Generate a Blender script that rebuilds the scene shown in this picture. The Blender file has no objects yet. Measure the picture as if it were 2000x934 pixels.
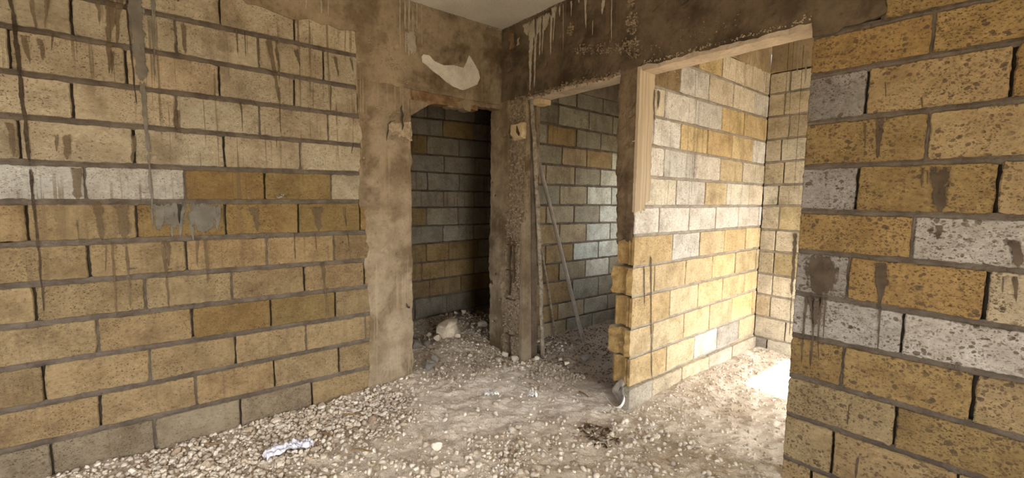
import bpy, math, random, json
import numpy as np
from mathutils import Vector, Matrix, noise

SC = bpy.context.scene
COL = SC.collection
R_ = random.Random(11)
PI = math.pi

# ------------------------------------------------------------------ camera
cam = bpy.data.cameras.new('camera')
cam.sensor_width = 36.0
cam.lens = 859.877 / 2000 * 36.0
cam.clip_start = 0.02
camo = bpy.data.objects.new('camera', cam); COL.objects.link(camo)
camo.matrix_world = Matrix(((0.62829766, -0.07927142, 0.77392383, 3.24648),
                            (0.77787785, 0.04845115, -0.62654492, -2.48550),
                            (0.01216961, 0.99567491, 0.09210523, 1.47838),
                            (0, 0, 0, 1)))
SC.camera = camo

# ------------------------------------------------------------------ light
SC.view_settings.view_transform = 'Standard'
SC.view_settings.look = 'None'
SC.view_settings.gamma = 1.0
SC.view_settings.use_curve_mapping = False
SC.view_settings.exposure = 1.5
SC.cycles.max_bounces = 12
SC.cycles.diffuse_bounces = 8
SC.cycles.use_denoising = True
SC.cycles.caustics_reflective = False
SC.cycles.caustics_refractive = False

world = bpy.data.worlds.new('sky'); SC.world = world
world.use_nodes = True
wn = world.node_tree
wn.nodes.clear()
w_out = wn.nodes.new('ShaderNodeOutputWorld')
w_bg = wn.nodes.new('ShaderNodeBackground')
w_sky = wn.nodes.new('ShaderNodeTexSky')
w_sky.sky_type = 'NISHITA'
w_sky.sun_disc = False
w_sky.sun_elevation = math.radians(40)
w_sky.sun_rotation = math.radians(90)
w_sky.air_density = 1.0
w_sky.dust_density = 2.5
w_sky.ozone_density = 1.0
w_hs = wn.nodes.new('ShaderNodeHueSaturation')     # hazy, nearly white daylight
w_hs.inputs['Saturation'].default_value = 0.35
wn.links.new(w_sky.outputs[0], w_hs.inputs['Color'])
wn.links.new(w_hs.outputs[0], w_bg.inputs[0])
w_bg.inputs[1].default_value = 1.0
wn.links.new(w_bg.outputs[0], w_out.inputs[0])

sun = bpy.data.lights.new('sun', 'SUN')
sun.energy = 12.0
sun.angle = math.radians(0.6)
sun.color = (1.0, 0.955, 0.885)
suno = bpy.data.objects.new('sun', sun); COL.objects.link(suno)
_el, _az = math.radians(40), math.radians(2.0)
suno.rotation_euler = Vector((-math.cos(_el)*math.cos(_az), math.cos(_el)*math.sin(_az), -math.sin(_el))).to_track_quat('-Z', 'Y').to_euler()

def portal(loc, direction, sx, sy):
    """sampling portal in an opening: adds no light, only guides the sky light through it"""
    l = bpy.data.lights.new('opening_portal', 'AREA')
    l.shape = 'RECTANGLE'; l.size = sx; l.size_y = sy
    l.cycles.is_portal = True
    o = bpy.data.objects.new('opening_portal', l); COL.objects.link(o)
    o.location = loc
    o.rotation_euler = Vector(direction).to_track_quat('-Z', 'Z').to_euler()
# openings: (centre, direction into the room, width, height)
portal((5.24, -2.225, 1.2), (-1, 0, 0), 1.05, 2.2)
portal((2.5, -5.04, 1.6), (0, 1, 0), 2.0, 1.4)
portal((4.14, 1.375, 1.06), (-1, 0, 0), 0.85, 2.1)
portal((0.85, 2.03, 1.55), (0, -1, 0), 0.8, 1.1)

# ------------------------------------------------------------------ helpers
def fbm(x, y, z, o=4, h=0.55):
    return noise.fractal(Vector((x, y, z)), h, 2.0, o)

def mk(name, verts, faces, mat=None, parent=None, loc=None, smooth=False):
    me = bpy.data.meshes.new(name)
    if loc is not None:
        lx, ly, lz = loc
        verts = [(v[0]-lx, v[1]-ly, v[2]-lz) for v in verts]
    me.from_pydata(verts, [], faces)
    if mat: me.materials.append(mat)
    if smooth: me.shade_smooth()
    o = bpy.data.objects.new(name, me); COL.objects.link(o)
    if loc is not None: o.location = loc
    if parent: o.parent = parent
    return o

def tag(o, label=None, cat=None, group=None, kind=None):
    if label: o['label'] = label
    if cat: o['category'] = cat
    if group: o['group'] = group
    if kind: o['kind'] = kind
    return o

def soft_attr(o, vals, name='soft'):
    a = o.data.attributes.new(name, 'FLOAT', 'POINT')
    a.data.foreach_set('value', vals)

def box_vf(x0, x1, y0, y1, z0, z1):
    v = [(x0,y0,z0),(x1,y0,z0),(x1,y1,z0),(x0,y1,z0),(x0,y0,z1),(x1,y0,z1),(x1,y1,z1),(x0,y1,z1)]
    f = [(0,3,2,1),(4,5,6,7),(0,1,5,4),(1,2,6,5),(2,3,7,6),(3,0,4,7)]
    return v, f

def boxes(name, lst, mat, parent=None):
    V, Fc = [], []
    for b in lst:
        v, f = box_vf(*b); n = len(V)
        V += v; Fc += [tuple(i+n for i in q) for q in f]
    return mk(name, V, Fc, mat, parent)

class Frame:
    """a wall plane: u runs along it, d stands proud of it, z up"""
    def __init__(s, o, U, N): s.o, s.U, s.N = Vector(o), Vector(U), Vector(N)
    def P(s, u, d, z):
        p = s.o + s.U*u + s.N*d; return (p.x, p.y, z)

FL = Frame((0,0,0), (0,1,0), (1,0,0))
FR = Frame((0,0,0), (1,0,0), (0,-1,0))
FM = Frame((1.48,0,0), (0,1,0), (1,0,0))
FF = Frame((0,1.985,0), (1,0,0), (0,-1,0))
FB = Frame((-1.29,0,0), (0,1,0), (1,0,0))

# ------------------------------------------------------------------ materials
class NT:
    def __init__(s, name):
        s.m = bpy.data.materials.new(name); s.m.use_nodes = True
        s.t = s.m.node_tree; s.t.nodes.clear()
        s.out = s.n('ShaderNodeOutputMaterial')
        s.bsdf = s.n('ShaderNodeBsdfPrincipled')
        s.bsdf.inputs['Roughness'].default_value = 0.95
        s.bsdf.inputs['Specular IOR Level'].default_value = 0.12
        s.l(s.bsdf.outputs[0], s.out.inputs[0])
        s.pos = s.n('ShaderNodeNewGeometry').outputs['Position']
    def n(s, t, **kw):
        x = s.t.nodes.new(t)
        for k, v in kw.items(): setattr(x, k, v)
        return x
    def l(s, a, b): s.t.links.new(a, b)
    def put(s, sock, v):
        if isinstance(v, bpy.types.NodeSocket): s.l(v, sock)
        else: sock.default_value = v
    def math(s, op, a, b=0.0, clamp=False):
        x = s.n('ShaderNodeMath', operation=op, use_clamp=clamp)
        s.put(x.inputs[0], a); s.put(x.inputs[1], b); return x.outputs[0]
    def vmul(s, v, k):
        x = s.n('ShaderNodeVectorMath', operation='MULTIPLY'); s.l(v, x.inputs[0]); s.put(x.inputs[1], k); return x.outputs[0]
    def vadd(s, v, k):
        x = s.n('ShaderNodeVectorMath', operation='ADD'); s.l(v, x.inputs[0]); s.put(x.inputs[1], k); return x.outputs[0]
    def noise(s, v, scale, detail=4, rough=0.55, dist=0.0):
        x = s.n('ShaderNodeTexNoise'); s.l(v, x.inputs['Vector'])
        x.inputs['Scale'].default_value = scale; x.inputs['Detail'].default_value = detail
        x.inputs['Roughness'].default_value = rough; x.inputs['Distortion'].default_value = dist
        return x.outputs['Fac']
    def vor(s, v, scale, rnd=1.0):
        x = s.n('ShaderNodeTexVoronoi'); s.l(v, x.inputs['Vector']); x.inputs['Scale'].default_value = scale
        x.inputs['Randomness'].default_value = rnd
        return x.outputs['Distance'], x.outputs['Color']
    def step(s, v, a, b, lo=0.0, hi=1.0):
        x = s.n('ShaderNodeMapRange', interpolation_type='SMOOTHSTEP')
        s.put(x.inputs[0], v); x.inputs[1].default_value = a; x.inputs[2].default_value = b
        x.inputs[3].default_value = lo; x.inputs[4].default_value = hi
        return x.outputs[0]
    def mix(s, f, a, b, mode='MIX'):
        x = s.n('ShaderNodeMix', data_type='RGBA', blend_type=mode)
        s.put(x.inputs[0], f); s.put(x.inputs[6], a); s.put(x.inputs[7], b)
        return x.outputs[2]
    def bump(s, h, strength, dist):
        x = s.n('ShaderNodeBump'); x.inputs['Strength'].default_value = strength
        x.inputs['Distance'].default_value = dist
        s.l(h, x.inputs['Height']); s.l(x.outputs[0], s.bsdf.inputs['Normal'])

def c4(r, g, b): return (r, g, b, 1.0)

def block_mat(name, splatter=False, streaks=1.0, relief=1.0):
    t = NT(name)
    oi = t.n('ShaderNodeObjectInfo')
    rv = t.n('ShaderNodeCombineXYZ')
    r100 = t.math('MULTIPLY', oi.outputs['Random'], 57.0)
    for i in range(3): t.l(r100, rv.inputs[i])
    pr = t.vadd(t.pos, rv.outputs[0])
    base = oi.outputs['Color']
    # mottling
    m1 = t.noise(pr, 7.0, 6, 0.62)
    col = t.mix(t.step(m1, 0.30, 0.62, 0.52, 0.0), base, t.mix(1.0, base, c4(0.50, 0.44, 0.38), 'MULTIPLY'))
    m2 = t.noise(t.vmul(pr, (1, 1, 1.4)), 46.0, 6, 0.75)
    col = t.mix(t.step(m2, 0.52, 0.70, 0.0, 0.60), col, t.mix(1.0, col, c4(1.6, 1.56, 1.5), 'MULTIPLY'))
    col = t.mix(t.step(m2, 0.48, 0.32, 0.0, 0.7), col, t.mix(1.0, col, c4(0.50, 0.45, 0.40), 'MULTIPLY'))
    # pits and grains
    pits_n = t.noise(t.vmul(pr, (1, 1, 1.5)), 115.0, 3, 0.6)
    dens = t.noise(pr, 4.0, 2)
    pit = t.math('MULTIPLY', t.step(pits_n, 0.585, 0.66), t.step(dens, 0.34, 0.60, 0.15, 1.0))
    col = t.mix(t.math('MULTIPLY', pit, 0.85), col, t.mix(1.0, col, c4(0.17, 0.14, 0.12), 'MULTIPLY'))
    pb = t.math('MULTIPLY', t.step(t.noise(t.vmul(pr, (1, 1, 1.7)), 58.0, 4, 0.65), 0.60, 0.66), t.step(t.noise(pr, 5.0, 2), 0.42, 0.62))
    col = t.mix(t.math('MULTIPLY', pb, 0.75), col, t.mix(1.0, col, c4(0.20, 0.17, 0.15), 'MULTIPLY'))
    pit = t.math('MAXIMUM', pit, pb)
    # fine run marks, vertical, shared by neighbouring blocks
    sv = t.vmul(t.pos, (38, 38, 1.1))
    sn = t.noise(sv, 1.0, 3, 0.6)
    smask = t.step(t.noise(t.pos, 1.6, 3), 0.43, 0.55)
    run = t.math('MULTIPLY', t.math('MULTIPLY', t.step(sn, 0.565, 0.62), smask), oi.outputs['Alpha'])
    col = t.mix(t.math('MULTIPLY', run, 0.72*streaks), col, c4(0.115, 0.082, 0.048))
    # broad brown weathering
    bw = t.math('MULTIPLY', t.step(t.noise(t.vmul(t.pos, (1, 1, 0.6)), 3.1, 5, 0.65), 0.55, 0.70), oi.outputs['Alpha'])
    col = t.mix(t.math('MULTIPLY', bw, 0.55), col, c4(0.125, 0.088, 0.05))
    sm = t.step(t.noise(t.vadd(pr, (5.1, 2.2, 8.3)), 3.6, 5, 0.7), 0.50, 0.70)
    col = t.mix(t.math('MULTIPLY', sm, 0.42*streaks), col, t.mix(1.0, col, c4(0.44, 0.42, 0.42), 'MULTIPLY'))
    if splatter:
        for sc_, a, b, k in ((30.0, 0.20, 0.27, 0.80), (50.0, 0.22, 0.31, 0.75), (88.0, 0.22, 0.34, 0.6)):
            pw = t.n('ShaderNodeTexNoise'); t.l(t.pos, pw.inputs['Vector']); pw.inputs['Scale'].default_value = 30.0
            off = t.vmul(pw.outputs['Color'], (0.022, 0.0, 0.022))
            d, cc = t.vor(t.vmul(t.vadd(t.pos, off), (1, 0, 1.15)), sc_)
            sep = t.n('ShaderNodeSeparateColor'); t.l(cc, sep.inputs[0])
            present = t.step(sep.outputs[0], 0.42, 0.48)
            rad = t.math('MULTIPLY', sep.outputs[1], 0.11)
            spot = t.math('MULTIPLY', t.step(t.math('SUBTRACT', d, rad), b, a), present)
            spot = t.math('MULTIPLY', spot, t.step(t.noise(t.pos, 9.0, 2), 0.36, 0.54))
            col = t.mix(t.math('MULTIPLY', spot, k), col, c4(0.075, 0.053, 0.033))
    t.l(col, t.bsdf.inputs['Base Color'])
    h = t.math('SUBTRACT', t.math('ADD', t.math('MULTIPLY', m2, 0.9), t.math('MULTIPLY', t.noise(pr, 240.0, 2), 0.35)), t.math('MULTIPLY', pit, 0.8))
    t.bump(h, 0.6*relief, 0.004)
    return t.m

def plain_mat(name, ca, cb, cc=None, scale=6.0, bump=0.5, dist=0.004, streak=0.0, streak_col=None, fine=60.0, rough=0.95):
    t = NT(name)
    a = t.noise(t.pos, scale, 6, 0.62)
    col = t.mix(t.step(a, 0.34, 0.64), c4(*ca), c4(*cb))
    if cc is not None:
        b = t.noise(t.vadd(t.pos, (7.3, 2.1, 4.4)), scale*0.45, 5, 0.6, 0.4)
        col = t.mix(t.step(b, 0.50, 0.66), col, c4(*cc))
    f = t.noise(t.pos, fine, 4, 0.7)
    col = t.mix(t.step(f, 0.46, 0.30, 0.0, 0.55), col, t.mix(1.0, col, c4(0.5, 0.45, 0.4), 'MULTIPLY'))
    col = t.mix(t.step(f, 0.56, 0.72, 0.0, 0.4), col, t.mix(1.0, col, c4(1.55, 1.5, 1.42), 'MULTIPLY'))
    if streak:
        sn = t.noise(t.vmul(t.pos, (42, 42, 0.9)), 1.0, 3, 0.6)
        mk_ = t.step(t.noise(t.pos, 1.9, 3), 0.44, 0.60)
        col = t.mix(t.math('MULTIPLY', t.math('MULTIPLY', t.step(sn, 0.53, 0.63), mk_), streak), col, c4(*streak_col))
    t.l(col, t.bsdf.inputs['Base Color'])
    t.bsdf.inputs['Roughness'].default_value = rough
    t.bump(t.math('ADD', t.math('MULTIPLY', f, 1.0), t.math('MULTIPLY', t.noise(t.pos, fine*3.5, 2), 0.4)), bump, dist)
    return t.m

def film_mat(name, ca, cb, amount=0.9, grain=60.0):
    """a thin run of slurry, lime or dirt: worn through along its edges"""
    t = NT(name)
    at = t.n('ShaderNodeAttribute', attribute_name='soft').outputs['Fac']
    a = t.noise(t.vmul(t.pos, (1, 1, 0.35)), grain, 4, 0.65)
    col = t.mix(t.step(t.noise(t.pos, 14.0, 3), 0.35, 0.65), c4(*ca), c4(*cb))
    t.l(col, t.bsdf.inputs['Base Color'])
    al = t.step(t.math('ADD', at, t.math('MULTIPLY', t.math('SUBTRACT', a, 0.5), 2.4)), 0.22, 0.80, 0.0, amount)
    t.l(al, t.bsdf.inputs['Alpha'])
    return t.m

M_BLOCK = block_mat('weathered_block')
M_SPLAT = block_mat('splattered_block', splatter=True, streaks=0.4)
M_ROOM = block_mat('third_room_block', streaks=0.9)
M_MORTAR = plain_mat('grey_mortar', (0.085, 0.068, 0.052), (0.140, 0.116, 0.090), scale=9, fine=45, bump=0.9, dist=0.006)
M_MORTAR_PALE = plain_mat('pale_mortar', (0.25, 0.225, 0.19), (0.36, 0.325, 0.28), scale=9, fine=45, bump=0.9, dist=0.006)
M_CORE = plain_mat('dark_core', (0.05, 0.04, 0.03), (0.08, 0.065, 0.05))
M_COLUMN = plain_mat('tan_concrete', (0.195, 0.147, 0.092), (0.300, 0.240, 0.165), (0.135, 0.097, 0.058), scale=4.5, streak=0.55, streak_col=(0.34, 0.27, 0.185), fine=50)
M_BEAM_L = plain_mat('brown_concrete', (0.150, 0.110, 0.066), (0.290, 0.230, 0.152), (0.095, 0.067, 0.039), scale=3.4, streak=0.25, streak_col=(0.30, 0.235, 0.15), fine=42)
M_BEAM_R = plain_mat('dark_concrete', (0.060, 0.044, 0.028), (0.125, 0.094, 0.061), (0.040, 0.028, 0.018), scale=4.2, streak=0.35, streak_col=(0.15, 0.10, 0.055), fine=40, bump=0.8)
M_PIER = plain_mat('pier_concrete', (0.095, 0.067, 0.041), (0.185, 0.138, 0.088), (0.065, 0.045, 0.028), scale=6, fine=36, bump=0.9, streak=0.4, streak_col=(0.07, 0.05, 0.03))
M_SOFFIT = plain_mat('pale_soffit', (0.36, 0.29, 0.21), (0.48, 0.40, 0.30), scale=5, fine=38)
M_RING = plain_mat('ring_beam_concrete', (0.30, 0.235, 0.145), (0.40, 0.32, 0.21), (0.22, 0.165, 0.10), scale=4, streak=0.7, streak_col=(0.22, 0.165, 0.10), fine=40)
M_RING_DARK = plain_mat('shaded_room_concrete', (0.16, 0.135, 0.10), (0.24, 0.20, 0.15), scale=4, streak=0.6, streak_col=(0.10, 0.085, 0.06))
M_CEIL = plain_mat('ceiling_concrete', (0.50, 0.475, 0.41), (0.58, 0.55, 0.48), scale=2.2, fine=70, bump=0.3)
M_AGG = plain_mat('exposed_stone', (0.24, 0.185, 0.12), (0.39, 0.315, 0.22), scale=34, fine=90)
M_AGG_DARK = plain_mat('exposed_stone_dark', (0.14, 0.105, 0.066), (0.26, 0.205, 0.14), scale=34, fine=90)
M_PLASTER = plain_mat('white_plaster', (0.48, 0.445, 0.38), (0.62, 0.585, 0.51), scale=8, fine=70, bump=0.3)
M_WOOD = plain_mat('weathered_wood', (0.15, 0.092, 0.045), (0.25, 0.165, 0.088), scale=10, fine=55)
M_BOARD = plain_mat('dark_board', (0.085, 0.064, 0.044), (0.15, 0.118, 0.083), scale=10, fine=55)
M_WOOD_PALE = plain_mat('yellow_wood', (0.42, 0.33, 0.19), (0.52, 0.42, 0.26), scale=14, fine=60)
M_POLE = plain_mat('grey_pole', (0.27, 0.235, 0.19), (0.36, 0.32, 0.265), scale=12, fine=80, bump=0.2)
M_STICK = plain_mat('rough_stick', (0.16, 0.13, 0.095), (0.33, 0.28, 0.215), scale=26, fine=70)
M_RUST = plain_mat('rusted_steel', (0.06, 0.034, 0.02), (0.105, 0.06, 0.035), scale=20, fine=90)
M_SLURRY = film_mat('grey_slurry', (0.145, 0.132, 0.108), (0.20, 0.185, 0.152), 0.78)
M_SLURRY_BROWN = film_mat('brown_slurry', (0.075, 0.055, 0.037), (0.115, 0.087, 0.060), 0.85)
M_BROWN = film_mat('brown_run', (0.115, 0.080, 0.044), (0.17, 0.125, 0.075), 0.68)
M_DARK = film_mat('dark_run', (0.048, 0.034, 0.022), (0.072, 0.052, 0.034), 0.86)
M_LIME = film_mat('lime_run', (0.36, 0.31, 0.23), (0.46, 0.41, 0.32), 0.78, 90.0)
M_CLOTH = plain_mat('white_cloth', (0.60, 0.60, 0.68), (0.70, 0.70, 0.78), scale=30, fine=200, bump=0.1)
M_PAPER = plain_mat('white_scrap', (0.66, 0.64, 0.60), (0.76, 0.74, 0.70), scale=30, fine=200, bump=0.1)
M_LEAF = plain_mat('dead_leaves', (0.055, 0.032, 0.018), (0.12, 0.075, 0.042), scale=40, fine=120)
M_GREY_LUMP = plain_mat('grey_concrete_lump', (0.30, 0.265, 0.215), (0.42, 0.38, 0.32), scale=14, fine=50)

def stone_mat(name, ca, cb, cc, attr=None):
    t = NT(name)
    if attr:
        v = t.n('ShaderNodeAttribute', attribute_name=attr).outputs['Fac']
        col = t.mix(t.step(v, 0.0, 0.55), c4(*ca), c4(*cb))
        col = t.mix(t.step(v, 0.72, 1.0), col, c4(*cc))
    else: col = t.n('ShaderNodeObjectInfo').outputs['Color']
    f = t.noise(t.pos, 70.0, 4, 0.65)
    col = t.mix(t.step(f, 0.50, 0.33, 0.0, 0.5), col, t.mix(1.0, col, c4(0.58, 0.51, 0.45), 'MULTIPLY'))
    t.l(col, t.bsdf.inputs['Base Color'])
    t.bump(f, 0.5, 0.004)
    return t.m
M_STONE = stone_mat('limestone_chip', (0.46, 0.39, 0.30), (0.62, 0.545, 0.44), (0.76, 0.71, 0.62))
M_GRAVEL = stone_mat('limestone_gravel', (0.42, 0.35, 0.27), (0.60, 0.53, 0.435), (0.70, 0.645, 0.555), 'tint')
M_RUBBLE = stone_mat('brown_rubble', (0.29, 0.23, 0.17), (0.44, 0.375, 0.295), (0.60, 0.54, 0.46), 'tint')
M_ROCK = plain_mat('cream_rock', (0.56, 0.48, 0.37), (0.70, 0.63, 0.51), scale=16, fine=40, bump=0.9, dist=0.008)

def dirt_mat():
    t = NT('dusty_dirt')
    a = t.noise(t.pos, 2.4, 6, 0.62)
    col = t.mix(t.step(a, 0.36, 0.62), c4(0.53, 0.455, 0.36), c4(0.69, 0.62, 0.52))
    b = t.noise(t.vadd(t.pos, (3, 9, 1)), 9.0, 6, 0.7)
    col = t.mix(t.step(b, 0.50, 0.36, 0.0, 0.65), col, c4(0.38, 0.31, 0.235))
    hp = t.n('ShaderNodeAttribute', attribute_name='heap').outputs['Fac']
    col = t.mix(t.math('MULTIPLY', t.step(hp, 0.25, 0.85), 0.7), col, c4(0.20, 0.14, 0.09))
    # dark brown soil of the second room
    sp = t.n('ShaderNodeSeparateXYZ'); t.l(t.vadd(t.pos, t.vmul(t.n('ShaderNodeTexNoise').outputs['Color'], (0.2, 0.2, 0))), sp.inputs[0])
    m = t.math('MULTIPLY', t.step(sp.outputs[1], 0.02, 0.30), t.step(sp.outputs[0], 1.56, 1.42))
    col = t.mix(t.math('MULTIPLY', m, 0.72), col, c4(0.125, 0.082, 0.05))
    f = t.noise(t.pos, 95.0, 4, 0.7)
    col = t.mix(t.step(f, 0.48, 0.30, 0.0, 0.6), col, t.mix(1.0, col, c4(0.48, 0.42, 0.36), 'MULTIPLY'))
    col = t.mix(t.step(f, 0.58, 0.74, 0.0, 0.5), col, t.mix(1.0, col, c4(1.5, 1.46, 1.4), 'MULTIPLY'))
    t.l(col, t.bsdf.inputs['Base Color'])
    t.bump(t.math('ADD', t.math('MULTIPLY', f, 0.8), t.math('MULTIPLY', t.noise(t.pos, 33.0, 3), 1.2)), 0.8, 0.008)
    return t.m
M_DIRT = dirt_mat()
M_GROUND = plain_mat('sunlit_ground', (0.36, 0.30, 0.22), (0.46, 0.39, 0.29), scale=1.5)
M_OUTER = plain_mat('bare_wall', (0.36, 0.28, 0.17), (0.46, 0.37, 0.24), scale=3)

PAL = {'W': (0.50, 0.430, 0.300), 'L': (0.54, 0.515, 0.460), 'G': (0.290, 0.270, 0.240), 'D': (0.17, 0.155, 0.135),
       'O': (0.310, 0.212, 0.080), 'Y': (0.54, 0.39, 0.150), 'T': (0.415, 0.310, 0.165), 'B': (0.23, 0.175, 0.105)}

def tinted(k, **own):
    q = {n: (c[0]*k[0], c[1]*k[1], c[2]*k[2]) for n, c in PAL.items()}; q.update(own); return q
# block tones tuned per wall for brightness: darker in big room, lighter in third
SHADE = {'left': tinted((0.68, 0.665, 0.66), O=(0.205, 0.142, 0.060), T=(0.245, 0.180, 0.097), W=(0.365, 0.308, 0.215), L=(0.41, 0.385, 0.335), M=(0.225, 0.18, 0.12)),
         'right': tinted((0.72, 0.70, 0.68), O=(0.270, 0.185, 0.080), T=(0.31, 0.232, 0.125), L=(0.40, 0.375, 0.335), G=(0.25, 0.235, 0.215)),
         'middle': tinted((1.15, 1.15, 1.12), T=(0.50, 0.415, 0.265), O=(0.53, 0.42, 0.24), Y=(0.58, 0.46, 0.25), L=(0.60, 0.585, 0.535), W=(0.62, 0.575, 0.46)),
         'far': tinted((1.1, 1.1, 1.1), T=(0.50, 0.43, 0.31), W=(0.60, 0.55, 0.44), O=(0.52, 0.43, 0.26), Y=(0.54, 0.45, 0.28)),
         'inner': tinted((0.85, 0.86, 0.78), G=(0.27, 0.248, 0.185), D=(0.17, 0.155, 0.12), L=(0.44, 0.43, 0.35), O=(0.25, 0.178, 0.088), T=(0.30, 0.245, 0.16)), 'back': tinted((1.05, 1.02, 0.91), O=(0.29, 0.21, 0.105))}

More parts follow.
